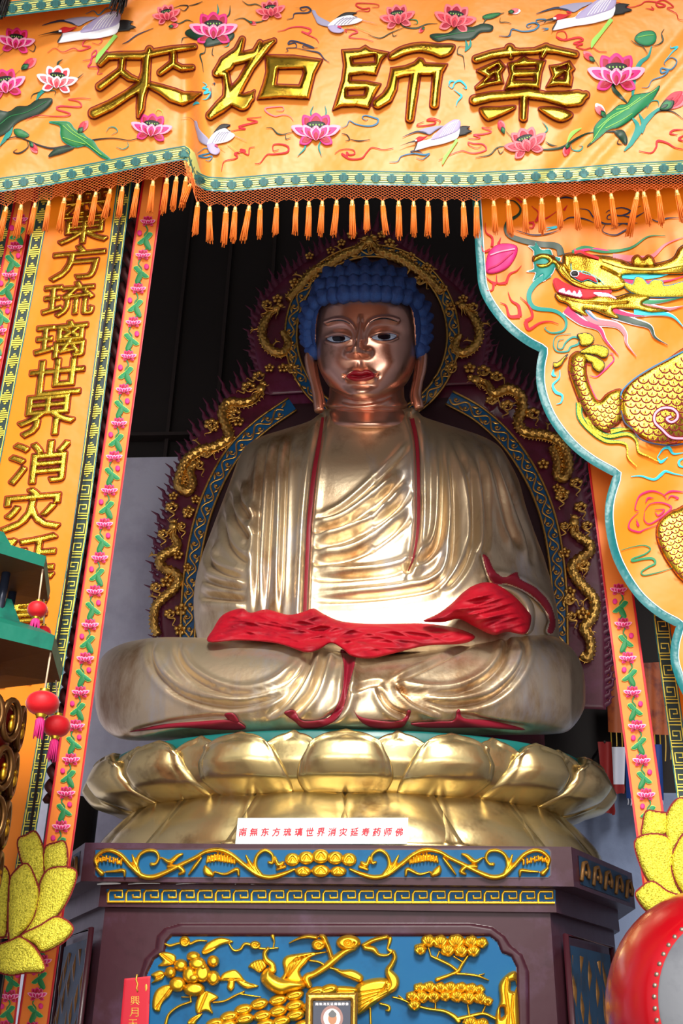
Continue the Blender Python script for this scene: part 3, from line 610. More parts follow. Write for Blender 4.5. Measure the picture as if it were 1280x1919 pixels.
def dragon(path, r0, Y, side=1, head=True):
    q = cr(path, False, 9); n = len(q); tt = np.linspace(0, 1, n); rr = r0*K*np.clip(np.minimum(.55+tt*3, 1.15)-.65*np.clip(tt-.6, 0, 1), .2, 2)
    seg = np.hypot(*np.diff(q, axis=0).T); s = np.concatenate([[0], np.cumsum(seg)]); m = int(s[-1]/1.6); d = np.linspace(0, s[-1], m); q2 = np.column_stack([np.interp(d, s, q[:, 0]), np.interp(d, s, q[:, 1])]); rr = np.interp(d, s, rr)
    c3 = P(q2[:, 0], q2[:, 1], Y-.012); b = MB(); n = 24; t = np.gradient(c3, axis=0); t /= np.linalg.norm(t, axis=1)[:, None]; B_ = np.array([0, 1.0, 0]); V = []
    for i in range(m):
        sd_ = np.cross(t[i], B_); sd_ /= np.linalg.norm(sd_)
        for j in range(n):
            a_ = 2*PI*j/n; k = rr[i]*(1.04+.34*max(0, math.cos(6*a_+(PI if (i//4) % 2 else 0)))*(1-(i % 4)*.3)); V.append(c3[i]+k*(math.cos(a_)*sd_-math.sin(a_)*B_))
    b.add(V, gridfaces(m, n, True).tolist()+[list(range(n))[::-1], list(range((m-1)*n, m*n))], GL); dr = b.build('dragon', halo, label='gold carved scaly dragon')
    f = MB(); e = offs(q2, side*r0*1.15); e2 = offs(q2, side*r0*1.0); mp = plane(Y)
    U = []; 
    for i in range(0, m-4, 4): U.append((e2[i], e2[i+4], e2[i+2]+(e[i+2]-q2[i+2])*.55))
    strip(f, e2[:-1], 2.6, mp, GL, .012, smooth=False, crown=.006)
    for a_, b_, c_ in U: strip(f, [(*((a_+b_)/2), 4), (*((a_+b_)/2*.5+c_*.5), 3), (*c_, .6)], 0, mp, GL, .012, n=2, crown=.008)
    build_sub(f, 'dorsal_fin', dr)
    if head:
        h = MB(); p = q2[0]; u = p-q2[6]; u /= np.linalg.norm(u); w = np.array([-u[1], u[0]]); at = lambda x, y: P(p[0]+u[0]*x+w[0]*y, p[1]+u[1]*x+w[1]*y, Y-.03)
        ball(h, at(3, 0), (r0*1.25*K, .022, r0*1.25*K), GL); ball(h, at(3+r0*1.3, 2*side), (r0*.9*K, .018, r0*.7*K), GL); ball(h, at(3+r0*1.2, -2.5*side), (r0*.7*K, .014, r0*.45*K), GL)
        for sx, L in ((-1, 14), (1, 14), (.4, 18), (-.5, 18), (0, 16)):
            pl = [(p[0]+u[0]*(2-L*k)+w[0]*(sx*r0*(.6+1.4*k)+1.5*math.sin(6*k)), p[1]+u[1]*(2-L*k)+w[1]*(sx*r0*(.6+1.4*k)+1.5*math.sin(6*k)), 3.2*(1-k)+.6) for k in (0, .35, .7, 1)]
            strip(h, pl, 0, mp, GL, .03, n=3, crown=.008)
        for sy in (-1, 1):
            pl = [(p[0]+u[0]*(8+9*k)+w[0]*sy*(3+7*k), p[1]+u[1]*(8+9*k)+w[1]*sy*(3+7*k), 1.6) for k in (0, .5, 1)]; strip(h, pl, 0, mp, GL, .02, crown=.004)
        build_sub(h, 'dragon_head', dr)
    for fr, sd2 in ((.3, 1), (.55, -1), (.75, 1)):
        c = MB(); i = int(fr*m); p = q2[i]; o = offs(q2, sd2*side*r0*2.4)[i]; strip(c, [(*p, 4), (*((p+o)/2+np.array([2, -3])), 4), (*o, 3)], 0, mp, GL, .014, crown=.01)
        for k in (-1, 0, 1):
            dd = (o-p)/np.linalg.norm(o-p); pw = np.array([-dd[1], dd[0]]); strip(c, [(*o, 2.4), (*(o+dd*4+pw*k*4), 2), (*(o+dd*6+pw*k*6+np.array([0, 2])), .7)], 0, mp, GL, .014, crown=.006)
        build_sub(c, 'claw', dr)
    return dr
DRG = [(T([(640, 330), (650, 430), (700, 540), (640, 620), (520, 670), (470, 760), (520, 840), (660, 900), (710, 980), (660, 1090), (540, 1200), (430, 1310), (400, 1430), (400, 1560), (450, 1680)], 230, 940, 6.74), 7, 1, HY-.01),
    (T([(980, 290), (930, 360), (850, 390), (740, 390), (690, 470), (720, 580), (740, 660), (640, 730), (520, 760), (420, 830), (370, 930), (350, 1030), (420, 1080), (460, 1010), (440, 920), (480, 860)], 250, 660, 4.13), 8, -1, HY-.01),
    (T([(230, 220), (310, 250), (370, 330), (480, 290), (580, 350), (590, 460), (560, 560), (620, 640), (760, 660), (870, 700), (940, 800), (960, 930), (920, 1010), (870, 980), (870, 880), (830, 760)], 840, 660, 4.267), 8, 1, HY-.01),
    (T([(570, 250), (560, 340), (640, 410), (740, 470), (740, 570), (640, 640), (550, 730), (590, 850), (680, 960), (780, 1070), (810, 1180), (770, 1320), (680, 1420), (740, 1530), (760, 1650), (720, 1760), (650, 1720)], 980, 940, 5.994), 7.5, -1, HY-.01),
    ([(690, 452), (668, 470), (640, 482), (612, 500), (585, 512), (560, 540), (540, 562)], 8, 1, HY-.05), ([(694, 455), (715, 474), (745, 484), (772, 500), (800, 520), (828, 548)], 8, -1, HY-.05),
    ([(516, 580), (498, 600), (492, 625), (502, 650), (526, 662), (540, 645), (530, 622)], 7, 1, HY-.05), ([(868, 575), (888, 596), (898, 622), (890, 648), (866, 662), (852, 648), (862, 628)], 7, -1, HY-.05)]
for path, r, sd, Y in DRG: dragon(path, r, Y, sd)
def flower(u, v, r, Y):
    r = r*1.2; b = MB(); c = P(u, v, Y-.012)
    for k in range(5): q = 2*PI*k/5+.3; ball(b, c+np.array([r*K*math.cos(q), -.004, r*K*math.sin(q)]), (r*K*.62, .014, r*K*.62), GL, 10, 7)
    ball(b, c+np.array([0, -.016, 0]), r*K*.4, GL, 8, 6); b.build('gold_blossom', halo)
def cloud(u, v, r, Y, tail=(0, 1), L=26):
    r = r*1.3; L = L*1.15; b = MB(); mp = plane(Y)
    for k in range(4): q = PI*k/3+.4; cc = P(u+r*.9*math.cos(q), v-r*.7*math.sin(q), Y-.012); ball(b, cc, (r*K*.62, .016, r*K*.55), GL, 10, 7)
    sp = [(u+math.cos(q)*(r*1.1-r*.16*q), v+math.sin(q)*(r*1.1-r*.16*q)) for q in np.linspace(0, 5.5, 14)]; strip(b, sp, 2.6, mp, GL, .03, smooth=False, crown=.006)
    t = np.array(tail, float); t /= np.linalg.norm(t); w = np.array([-t[1], t[0]])
    strip(b, [(u+t[0]*L*k+w[0]*5*math.sin(k*9), v+t[1]*L*k+w[1]*5*math.sin(k*9), 5*(1-k)+1.2) for k in np.linspace(0, 1, 7)], 0, mp, GL, .016, crown=.008)
    b.build('gold_cloud', halo)
for u, v in ((325, 930), (367, 936), (354, 958), (447, 790), (402, 802), (312, 1090), (340, 1142), (338, 1180), (334, 1040), (352, 962), (352, 1064), (1044, 915), (1055, 925), (1018, 870), (1058, 1036), (1094, 1060), (1068, 1110), (1092, 1150), (552, 530), (600, 500), (580, 480), (620, 470), (770, 480), (800, 500), (830, 540), (845, 575), (640, 455), (730, 455), (505, 690), (530, 690), (520, 560), (880, 690), (868, 560), (660, 440), (716, 440)): flower(u, v, random.uniform(5, 7), HY-.01 if v > 730 else HY-.05)
for u, v, r, tl in ((466, 725, 8, (-1, .6)), (485, 705, 7, (-1, .4)), (396, 795, 8, (-.4, 1)), (440, 775, 7, (-.6, 1)), (322, 950, 7, (0, 1)), (306, 1000, 6, (0, 1)), (292, 1100, 6, (.3, 1)), (318, 1150, 6, (.5, 1)), (372, 870, 6, (.5, 1)), (385, 850, 6, (1, .3)), (340, 985, 5, (.2, 1)), (905, 695, 8, (1, .5)), (930, 705, 7, (1, .6)), (950, 760, 7, (-.2, 1)), (998, 775, 8, (.5, 1)), (920, 750, 6, (1, .4)),
    (1080, 905, 7, (.2, 1)), (1052, 930, 7, (0, 1)), (1088, 950, 7, (.4, 1)), (1100, 985, 6, (0, 1)), (1058, 985, 5, (-.2, 1)), (1092, 1058, 7, (.3, 1)), (1066, 1125, 7, (1, .3)), (1070, 1155, 6, (.6, 1)), (590, 520, 6, (-1, .7)), (785, 525, 6, (1, .7)), (500, 570, 6, (-.3, 1)), (886, 575, 6, (.3, 1)), (545, 690, 7, (.6, 1)), (845, 690, 7, (-.6, 1)), (620, 490, 6, (-1, .4)), (750, 478, 6, (1, .4))):
    cloud(u, v, r, HY-.01 if v > 735 or (u < 480) or u > 900 else HY-.05, tl, 22)
# ---------------------------------------------------------------- embroidered valance across the top
VY = -.85
HEM = np.array([(-90, 372), (-40, 364), (0, 357), (90, 345), (180, 328), (260, 312), (320, 301), (346, 297), (354, 303), (359, 320), (364, 338), (372, 348), (390, 355), (430, 357), (520, 349), (640, 343), (740, 345), (880, 347), (960, 343), (1080, 337), (1160, 330), (1280, 324), (1380, 318)], float)
hem = lambda u: np.interp(u, HEM[:, 0], HEM[:, 1])
def vw(u, v):
    u = np.asarray(u, float); v = np.asarray(v, float)
    s = np.clip((u-340)/40, 0, 1); s = s*s*(3-2*s); dn = np.clip((v-20)/300, 0, 1)
    w = .13*(1-s)*dn+.05*np.exp(-((u-362-.04*(v-300))/14)**2)*dn-.035*np.exp(-((u-395)/22)**2)*dn
    w = w+.012*np.sin((u+.55*v)/38)+.010*np.sin((u-.2*v)/61+1)+.006*np.sin((u+.8*v)/19+2)*np.clip((u-900)/200, .25, 1)+.008*np.sin(v/70+u/300)
    w = w+.016*np.exp(-((u+.9*v-1330)/16)**2)+.016*np.exp(-((u+.9*v-1390)/14)**2)+.012*np.exp(-((u+1.1*v-330)/16)**2)+.012*np.exp(-((u+1.1*v-250)/14)**2)
    return VY+w
vp = plane(vw)
val = thing('embroidered_valance', 'orange satin valance embroidered with gold characters, cranes and lotuses across the top', 'valance', (0, VY, 6.2))
b = MB(); us = np.arange(-90, 1381, 5.0); nv = 80; U = np.repeat(us[None], nv, 0); t = np.linspace(0, 1, nv)[:, None]; Vv = -110+t*(hem(us)[None]-4+110)
fr_ = vp(U.ravel(), Vv.ravel(), np.zeros(U.size)); b.add(fr_, gridfaces(nv, len(us)), M['orange_satin']); b.build('cloth', val)
def curve_px(f, u0, u1, n): u = np.linspace(u0, u1, n); return np.column_stack([u, f(u)])
def trimband(u0, u1, f, mp, parent, per=30, name='trim_band'):
    b = MB(); n = int((u1-u0)/4); c = lambda o: curve_px(lambda u: f(u)+o, u0, u1, n)
    strip(b, c(-11), 25, mp, M['trim_lemon'], .004, smooth=False, crown=.001)
    for o, w, m in ((-23, 2.4, 'trim_teal'), (1.2, 3.4, 'teal_satin'), (-19.5, 1.2, 'trim_teal'), (-3, 1.4, 'trim_teal'), (-15, 1.0, 'trim_dark'), (-7, 1.0, 'trim_dark'), (-11, .9, 'trim_teal')): strip(b, c(o), w, mp, M[m], .0065, smooth=False, crown=.0005)
    for u in np.arange(u0+12, u1, per):
        for k, (hw, hh) in enumerate(((9.5, 2.8), (7, 5.4), (4, 8))):
            x = np.array([u-hw, u+hw]); strip(b, np.column_stack([x, f(x)-11]), hh*2, mp, M['trim_teal'], .009+.0006*k, smooth=False, crown=0)
        for k in range(-3, 4): strip(b, [(u+k*2.6, f(u)-11-6+abs(k)), (u+k*2.6, f(u)-11+6-abs(k))], .8, mp, M['trim_dark'], .0125, smooth=False, crown=0)
    return b.build(name, parent)
trimband(-88, 1378, hem, vp, val)
# ---- gold characters
G = M['sequin_gold']; DR = M['dark_red_thread']
CHARS = []
z = lambda pts: ('s', T(pts, 160, 60, 5.333))
CHARS.append([z([(150, 320, 28), (225, 245, 36), (350, 235, 38), (560, 235, 40), (700, 205, 38), (860, 175, 35), (1090, 145, 25)]), z([(640, 175, 36), (612, 260, 45), (602, 400, 46), (580, 520, 62), (560, 640, 44), (550, 760, 40), (530, 845, 18)]),
    z([(370, 270, 34), (360, 380, 34), (260, 460, 40), (145, 545, 42)]), z([(350, 390, 40), (440, 455, 36), (515, 478, 24)]), z([(880, 220, 34), (878, 310, 38), (750, 405, 32)]), z([(885, 325, 34), (960, 362, 34), (1065, 355, 28)]),
    z([(585, 520, 55), (430, 620, 44), (250, 735, 52), (85, 810, 55)]), z([(655, 535, 36), (760, 575, 50), (870, 630, 72), (970, 665, 70), (1060, 645, 48), (1155, 612, 8)])])
z = lambda pts: ('s', T(pts, 370, 60, 5.12))
CHARS.append([z([(430, 70, 28), (390, 180, 45), (280, 300, 78), (190, 390, 44)]), z([(300, 270, 60), (450, 240, 52), (560, 205, 44), (600, 100, 24)]), z([(735, 82, 22), (660, 130, 46), (590, 215, 52), (510, 330, 44), (430, 470, 46), (330, 620, 70), (220, 720, 62), (125, 800, 42)]),
    z([(200, 380, 45), (270, 400, 36), (288, 520, 38), (300, 640, 60)]), z([(330, 640, 65), (430, 672, 82), (500, 625, 48), (545, 565, 8)]),
    ('p', [T([(650, 220), (930, 225), (1200, 265), (1130, 400), (1070, 640), (800, 630), (575, 645), (630, 500), (660, 380)], 370, 60, 5.12), T([(775, 355), (1010, 350), (1020, 390), (975, 510), (755, 503), (765, 430)], 370, 60, 5.12)])])
tp = lambda *cs: ('p', [T(c, 620, 60, 5.333) for c in cs]); z = lambda pts: ('s', T(pts, 620, 60, 5.333))
CHARS.append([tp([(110, 180), (290, 168), (345, 135), (395, 168), (580, 205), (510, 280), (455, 430), (330, 415), (205, 430), (200, 485), (350, 490), (500, 520), (440, 620), (380, 765), (250, 740), (110, 745), (20, 780), (60, 650), (110, 480), (130, 330)], [(215, 265), (440, 230), (443, 302), (225, 315)], [(165, 575), (350, 567), (333, 632), (165, 640)]),
    tp(sm((590, 215), (720, 140), (900, 105), (1080, 120), (1235, 130), (1200, 220), (1100, 255), (1000, 220), (880, 200), (750, 225), (640, 272), (585, 270))), tp([(600, 360), (740, 340), (830, 305), (880, 258), (920, 268), (945, 310), (1165, 322), (1125, 395), (1000, 432), (890, 432), (740, 440), (640, 470), (600, 460)]),
    z([(640, 400, 42), (612, 560, 50), (560, 655, 58), (470, 715, 52)]), z([(850, 400, 50), (822, 600, 50), (790, 865, 40)]), z([(1070, 390, 50), (1050, 560, 44), (1035, 725, 44)])])
tp = lambda *cs: ('p', [T(c, 860, 60, 4.923) for c in cs]); z = lambda pts: ('s', T(pts, 860, 60, 4.923))
CHARS.append([z([(160, 250, 36), (300, 205, 36), (470, 180, 42), (560, 182, 28), (700, 175, 28), (800, 150, 42), (900, 168, 32), (1075, 205, 32)]), z([(470, 155, 46), (480, 228, 22)]), z([(805, 145, 40), (768, 225, 20)]),
    tp([(165, 350), (280, 300), (375, 260), (430, 320), (392, 375), (412, 470), (280, 490), (160, 532), (150, 505), (250, 412), (165, 362)], [(280, 352), (355, 310), (360, 328), (290, 362)], [(250, 460), (328, 390), (335, 438)]),
    tp([(450, 290), (540, 265), (600, 220), (640, 250), (800, 265), (765, 370), (745, 522), (600, 507), (420, 530), (470, 390)], [(530, 316), (708, 305), (714, 342), (522, 345)], [(520, 415), (688, 405), (695, 448), (517, 445)]),
    tp([(835, 312), (925, 300), (1020, 268), (1070, 340), (1040, 370), (1052, 420), (1037, 502), (920, 490), (805, 507), (862, 400)], [(915, 335), (995, 302), (988, 338)], [(897, 432), (978, 375), (968, 434)]),
    z([(145, 628, 46), (300, 592, 42), (560, 572, 40), (640, 567, 48), (800, 592, 42), (1000, 620, 72), (1095, 608, 74), (1170, 580, 34)]), z([(600, 600, 38), (598, 700, 38), (595, 792, 36)]), tp(sm((195, 705), (380, 690), (515, 680), (495, 722), (330, 800), (250, 812))), tp(sm((735, 705), (850, 692), (980, 717), (1052, 760), (1010, 808), (930, 828), (830, 785)))])
for ch in CHARS:
    b = MB(); puff(b, ch, vp, G, .8, .034, 7.5, 2.0, DR, base=.006); b.build('gold_character', val, label='raised gold embroidered character with dark red outline')
# ---- flowers, leaves, birds and clouds
def pet(mb, base, tip, w, pal, mp, lv, st=1.3, h=.004):
    base = np.array(base, float); tip = np.array(tip, float); d = tip-base; n = np.array([-d[1], d[0]])/ (np.linalg.norm(d)+1e-9)
    def poly(k, s0, s1): 
        a = base+d*s0; e = base+d*s1; q = lambda f, o: a+(e-a)*f+n*o*w*k
        return cr([a, q(.3, .38), q(.62, .5), q(.86, .3), e, q(.86, -.3), q(.62, -.5), q(.3, -.38)], True, 4)
    for j, (k, s0, s1) in enumerate(((1, 0, 1), (.72, .02, .86), (.42, .04, .62))):
        puff(mb, [('p', [poly(k, s0, s1)])], mp, M[pal[j]], st, h*.6, 4, base=.004+lv*.0012+j*.0011)
PAL = {'mag': ('pale_pink', 'pink_thread', 'deep_rose'), 'rose': ('salmon', 'rose', 'deep_rose'), 'pink': ('white_thread', 'salmon', 'rose')}
def lotus(par, cx, cy, s, pal, rot=0, mp=None, st=1.3, stamen=True, hs=1.0, name='embroidered_lotus', hsc=1.0, lab=None):
    mp = mp or vp; p = PAL[pal]; c, sn = math.cos(rot), math.sin(rot); R = lambda x, y: (cx+s*(x*c-y*sn*hs), cy+s*(x*sn+y*c*hs)); b = MB(); lp = list(p)
    dk = (p[1] if pal == 'mag' else p[0], p[2], p[2])
    for k, (bs, tp_, w, pp) in enumerate((((-.1, .1), (-.55, -.62), .5, dk), ((.1, .1), (.55, -.62), .5, dk), ((0, .1), (0, -.72), .62, dk), ((-.1, .3), (-.72, .62), .42, dk), ((.1, .3), (.72, .62), .42, dk), ((-.05, .3), (-1.08, -.12), .46, p), ((.05, .3), (1.08, -.12), .46, p), ((-.1, .42), (-.55, -.18), .42, p), ((.1, .42), (.55, -.18), .42, p), ((0, .5), (0, -.16), .5, p))):
        pet(b, R(*bs), R(*tp_), w*s, pp, mp, k*1.3, st, .004*hsc)
        if k == 4 and stamen: puff(b, [('p', [[R(.42*math.cos(q), -.2+.16*math.sin(q)) for q in np.linspace(0, 2*PI, 14)]])], mp, M['black_thread'], st, .003, 3, base=.014)
    if stamen:
        for q in range(5): strip(b, [R(-.26+.13*q, -.22), R(-.24+.13*q, -.16)], s*.05, mp, M['lime'], .03, smooth=False)
    return b.build(name, par, label=lab)
def bud(par, cx, cy, s, ang, pal='rose', mp=None):
    mp = mp or vp; b = MB(); d = np.array([math.cos(ang), -math.sin(ang)]); n = np.array([-d[1], d[0]]); c = np.array([cx, cy])
    pet(b, c-d*s+n*s*.1, c+d*s, s*1.0, PAL[pal], mp, 0); pet(b, c-d*s-n*s*.15, c+d*s*.7-n*s*.3, s*.6, (PAL[pal][1],)*2+(PAL[pal][2],), mp, 3)
    pet(b, c-d*s*1.2, c-d*s*.1, s*.7, ('dark_green', 'leaf_green', 'dark_green'), mp, 5); b.build('embroidered_bud', par)
for a_ in ((30, 75, 33, 'mag', .1), (8, 156, 38, 'mag', -.2), (107, 148, 36, 'pink', .1), (312, 26, 25, 'rose', -.2), (400, 52, 42, 'mag', 0), (507, 18, 26, 'rose', -.15), (284, 238, 36, 'mag', .1), (592, 242, 43, 'mag', 0), (745, 30, 31, 'rose', -.15), (853, 33, 37, 'rose', .15), (1155, 135, 50, 'mag', 0), (985, 266, 38, 'rose', -.3)): lotus(val, *a_)
for a_ in ((55, 119, 16, .6), (63, 277, 12, -1.0), (156, 237, 14, .9), (474, 43, 7, -.4), (790, 56, 7, -2.4), (965, 21, 11, .1, 'pink'), (1103, 105, 13, 2.4), (1125, 206, 15, 2.2, 'pink'), (940, 236, 13, 1.9), (1062, 281, 13, -1.8), (1266, 188, 28, .5), (326, 48, 9, .2)): bud(val, *a_)
def leaf(pts, m, edge, vein=None, nm='embroidered_leaf', ve='lime'):
    b = MB(); puff(b, [('p', [cr(pts, True, 4)])], vp, M[m], 1.4, .006, 8, 1.2, M[edge], base=.006)
    for v_ in vein or []: strip(b, v_, 1.3, vp, M[ve], .013)
    b.build(nm, val)
Z1 = lambda p: T(p, 0, 0, 4); Z2 = lambda p: T(p, 320, 0, 4); Z3 = lambda p: T(p, 640, 0, 4); Z4 = lambda p: T(p, 960, 0, 4)
leaf(Z1([(-90, 830), (60, 840), (130, 800), (210, 795), (280, 750), (385, 740), (370, 790), (290, 850), (200, 880), (120, 920), (50, 990), (-90, 1030)]), 'dark_green', 'black_thread', [Z1([(0, 930), (80, 870), (200, 840), (350, 760)])], ve='leaf_green')
leaf(Z1([(370, 915), (450, 912), (520, 920), (560, 970), (620, 1000), (650, 1030), (700, 1060), (740, 1120), (825, 1192), (760, 1175), (690, 1120), (640, 1090), (560, 1100), (480, 1060), (455, 1010), (450, 940)]), 'leaf_green', 'teal_thread', [Z1([(470, 940), (540, 1000), (620, 1050), (760, 1160)]), Z1([(500, 930), (560, 990), (650, 1040)]), Z1([(470, 1030), (560, 1060), (640, 1080)])])
leaf(Z2([(110, 250), (150, 220), (240, 240), (350, 280), (460, 250), (470, 275), (430, 310), (350, 330), (260, 345), (240, 300), (170, 290)]), 'dark_green', 'black_thread')
leaf(Z3([(665, 270), (700, 255), (800, 250), (880, 200), (980, 205), (1060, 180), (1130, 195), (1120, 230), (1040, 240), (980, 290), (880, 300), (800, 290), (720, 305)]), 'dark_green', 'black_thread', [Z3([(700, 280), (860, 250), (1000, 230)])], ve='leaf_green')
leaf(Z4([(565, 1095), (610, 1040), (615, 960), (660, 900), (740, 840), (800, 790), (860, 780), (900, 720), (960, 705), (1040, 690), (1105, 645), (1040, 760), (960, 830), (880, 900), (800, 950), (720, 970), (660, 1020)]), 'green_thread', 'dark_green', [Z4([(590, 1070), (700, 920), (820, 840), (1080, 670)]), Z4([(640, 960), (760, 860), (880, 810)]), Z4([(700, 960), (820, 900), (900, 850)]), Z4([(780, 820), (860, 800), (960, 730)])])
leaf(Z4([(920, 290), (960, 245), (1040, 232), (1075, 260), (1070, 310), (1020, 340), (960, 328)]), 'green_thread', 'dark_green', [Z4([(940, 280), (1000, 265), (1060, 262)])], 'embroidered_seed_pod')
leaf(Z4([(770, 985), (830, 980), (860, 1040), (850, 1080), (800, 1030)]), 'dark_green', 'black_thread'); leaf(Z1([(105, 975), (150, 970), (215, 1010), (180, 1030), (130, 1020)]), 'leaf_green', 'dark_green'); leaf(Z1([(365, 1170), (430, 1110), (550, 1105), (480, 1140), (410, 1160)]), 'dark_green', 'black_thread'); leaf(Z3([(1060, 125), (1110, 105), (1190, 100), (1140, 130), (1085, 140)]), 'leaf_green', 'dark_green')
def stems(lst, nm='embroidered_stem'):
    for pts, w, m in lst: b = MB(); strip(b, pts, w, vp, M[m], .005); b.build(nm, val)
taper = lambda p, w: [(x, y, w*(1-.75*abs(2*k/(len(p)-1)-1))) for k, (x, y) in enumerate(p)]
S_ = []
def st(pts, w, m): S_.append((taper(pts, w*1.2), 0, m))
st(Z1([(0, 1100), (40, 1050), (120, 1025), (200, 1050), (300, 1090), (400, 1110), (550, 1080), (720, 1045), (850, 1035), (980, 1050), (1100, 1010)]), 3, 'black_thread'); st(Z1([(200, 1050), (210, 1100), (150, 1145), (100, 1140), (130, 1115)]), 2.2, 'black_thread'); st(Z1([(0, 1090), (60, 1010), (95, 950)]), 8, 'teal_thread'); st(Z1([(270, 755), (310, 690), (410, 640)]), 6, 'teal_thread'); st(Z1([(230, 740), (250, 705), (330, 685), (410, 680), (410, 715)]), 2, 'dark_green')
st(Z1([(795, 990), (820, 955), (860, 955), (880, 985), (835, 1010)]), 1.8, 'teal_thread'); st(Z1([(955, 1060), (960, 1095), (920, 1118), (870, 1100)]), 1.8, 'teal_thread'); st(Z1([(1165, 850), (1180, 820), (1215, 835), (1210, 890)]), 1.4, 'lime'); st(Z1([(215, 370), (250, 385), (265, 350), (250, 325)]), 1.8, 'black_thread'); st(Z1([(0, 415), (50, 370)]), 2, 'dark_green'); st(Z1([(100, 570), (150, 525)]), 2, 'dark_green'); st(Z1([(430, 515), (435, 470), (470, 445)]), 3, 'dark_green'); st(Z1([(550, 610), (590, 580), (625, 550)]), 1.5, 'dark_green')
st(Z2([(20, 60), (80, 40), (130, 45), (100, 80), (60, 60)]), 1.8, 'black_thread'); st(Z2([(130, 45), (190, 30), (240, 10)]), 1.6, 'black_thread'); st(Z2([(0, 150), (60, 175), (120, 150), (170, 165)]), 2.2, 'dark_green'); st(Z2([(330, 130), (355, 85), (350, 30)]), 2.6, 'teal_thread'); st(Z2([(405, 140), (440, 100), (445, 40)]), 2.2, 'dark_green'); st(Z2([(245, 150), (240, 90)]), 2, 'dark_green'); st(Z2([(475, 150), (540, 135), (600, 165), (680, 160), (750, 120)]), 2.4, 'dark_green'); st(Z2([(535, 5), (580, 35), (640, 30), (690, 55)]), 2, 'dark_green')
st(Z2([(260, 330), (255, 390), (220, 410), (235, 470), (245, 540)]), 2.4, 'dark_green'); st(Z2([(320, 340), (310, 400), (325, 420)]), 1.6, 'dark_green'); st(Z2([(80, 325), (90, 285), (130, 280)]), 1.6, 'dark_green'); st(Z2([(395, 350), (430, 340), (440, 300)]), 2, 'teal_thread'); st(Z2([(1060, 880), (1050, 840), (1070, 790)]), 2.4, 'teal_thread'); st(Z2([(1150, 890), (1165, 840), (1155, 790)]), 2.4, 'teal_thread'); st(Z2([(1010, 1050), (1005, 1110), (950, 1170)]), 3, 'teal_thread'); st(Z2([(1130, 1050), (1110, 1100), (1130, 1170)]), 3, 'teal_thread'); st(Z2([(715, 958), (760, 960), (800, 1000), (850, 1005), (920, 985)]), 2.4, 'dark_green'); st(Z2([(860, 1000), (865, 1040), (900, 1030)]), 1.6, 'dark_green')
st(Z3([(430, 165), (470, 200), (560, 210), (640, 180), (720, 175)]), 2.4, 'dark_green'); st(Z3([(500, 190), (510, 150), (560, 150), (570, 175), (540, 180)]), 1.8, 'green_thread'); st(Z3([(200, 260), (290, 285), (370, 245), (470, 205)]), 2, 'dark_green'); st(Z3([(380, 240), (390, 270), (420, 260)]), 1.4, 'dark_green'); st(Z3([(870, 165), (890, 210)]), 5, 'green_thread'); st(Z3([(930, 300), (940, 350), (925, 385)]), 5, 'teal_thread'); st(Z3([(965, 290), (965, 340), (930, 385)]), 4, 'teal_thread'); st(Z3([(930, 350), (880, 350), (870, 400), (910, 420), (920, 470), (925, 520)]), 1.8, 'dark_green'); st(Z3([(1060, 180), (1100, 130), (1220, 95)]), 3, 'dark_green'); st(Z3([(1190, 130), (1190, 165), (1230, 165), (1275, 175)]), 1.6, 'dark_green')
st(Z4([(760, 580), (760, 660), (800, 710), (860, 770)]), 8, 'dark_green'); st(Z4([(900, 780), (905, 690), (920, 560), (960, 470), (1020, 420), (1045, 345)]), 8, 'teal_thread'); st(Z4([(1050, 345), (1100, 330), (1130, 300), (1120, 250), (1140, 215)]), 2.6, 'dark_green'); st(Z4([(890, 300), (930, 330), (980, 350), (1015, 400)]), 2, 'dark_green'); st(Z4([(615, 445), (650, 500)]), 3, 'dark_green'); st(Z4([(840, 1130), (900, 1060), (940, 950), (900, 880)]), 10, 'teal_thread'); st(Z4([(840, 1130), (930, 1030), (1000, 910), (1080, 830), (1150, 790)]), 8, 'teal_thread'); st(Z4([(975, 1000), (985, 930), (950, 850)]), 7, 'teal_thread'); st(Z4([(1060, 860), (1110, 830), (1200, 835), (1280, 890)]), 2.4, 'black_thread'); st(Z4([(1010, 810), (1040, 760), (1090, 755), (1100, 790)]), 2.4, 'teal_thread')
st(Z4([(160, 1100), (240, 1120), (370, 1105), (480, 1040), (560, 1000), (620, 990)]), 4.5, 'dark_green'); st(Z4([(440, 1080), (450, 1120), (500, 1130), (530, 1100), (500, 1090)]), 2.4, 'teal_thread'); st(Z4([(410, 1070), (450, 1000), (520, 960)]), 6, 'lime'); st(Z4([(220, 1010), (265, 970), (225, 910)]), 2.4, 'teal_thread'); st(Z4([(250, 1060), (290, 1085), (340, 1095)]), 2.4, 'dark_green'); st(Z4([(690, 990), (770, 985), (830, 1010)]), 3, 'black_thread'); st(Z4([(800, 1040), (790, 1075), (830, 1080)]), 2, 'black_thread'); st(Z3([(1235, 985), (1275, 1030)]), 3.4, 'dark_green'); st(Z3([(1005, 1180), (1110, 1160), (1170, 1105), (1260, 1095)]), 2.4, 'dark_green'); st(Z3([(1170, 1110), (1190, 1150), (1220, 1125)]), 1.6, 'dark_green')
stems(S_)
C_ = []
def cl(pts, w, m): C_.append((taper(pts, w*1.45), 0, m))
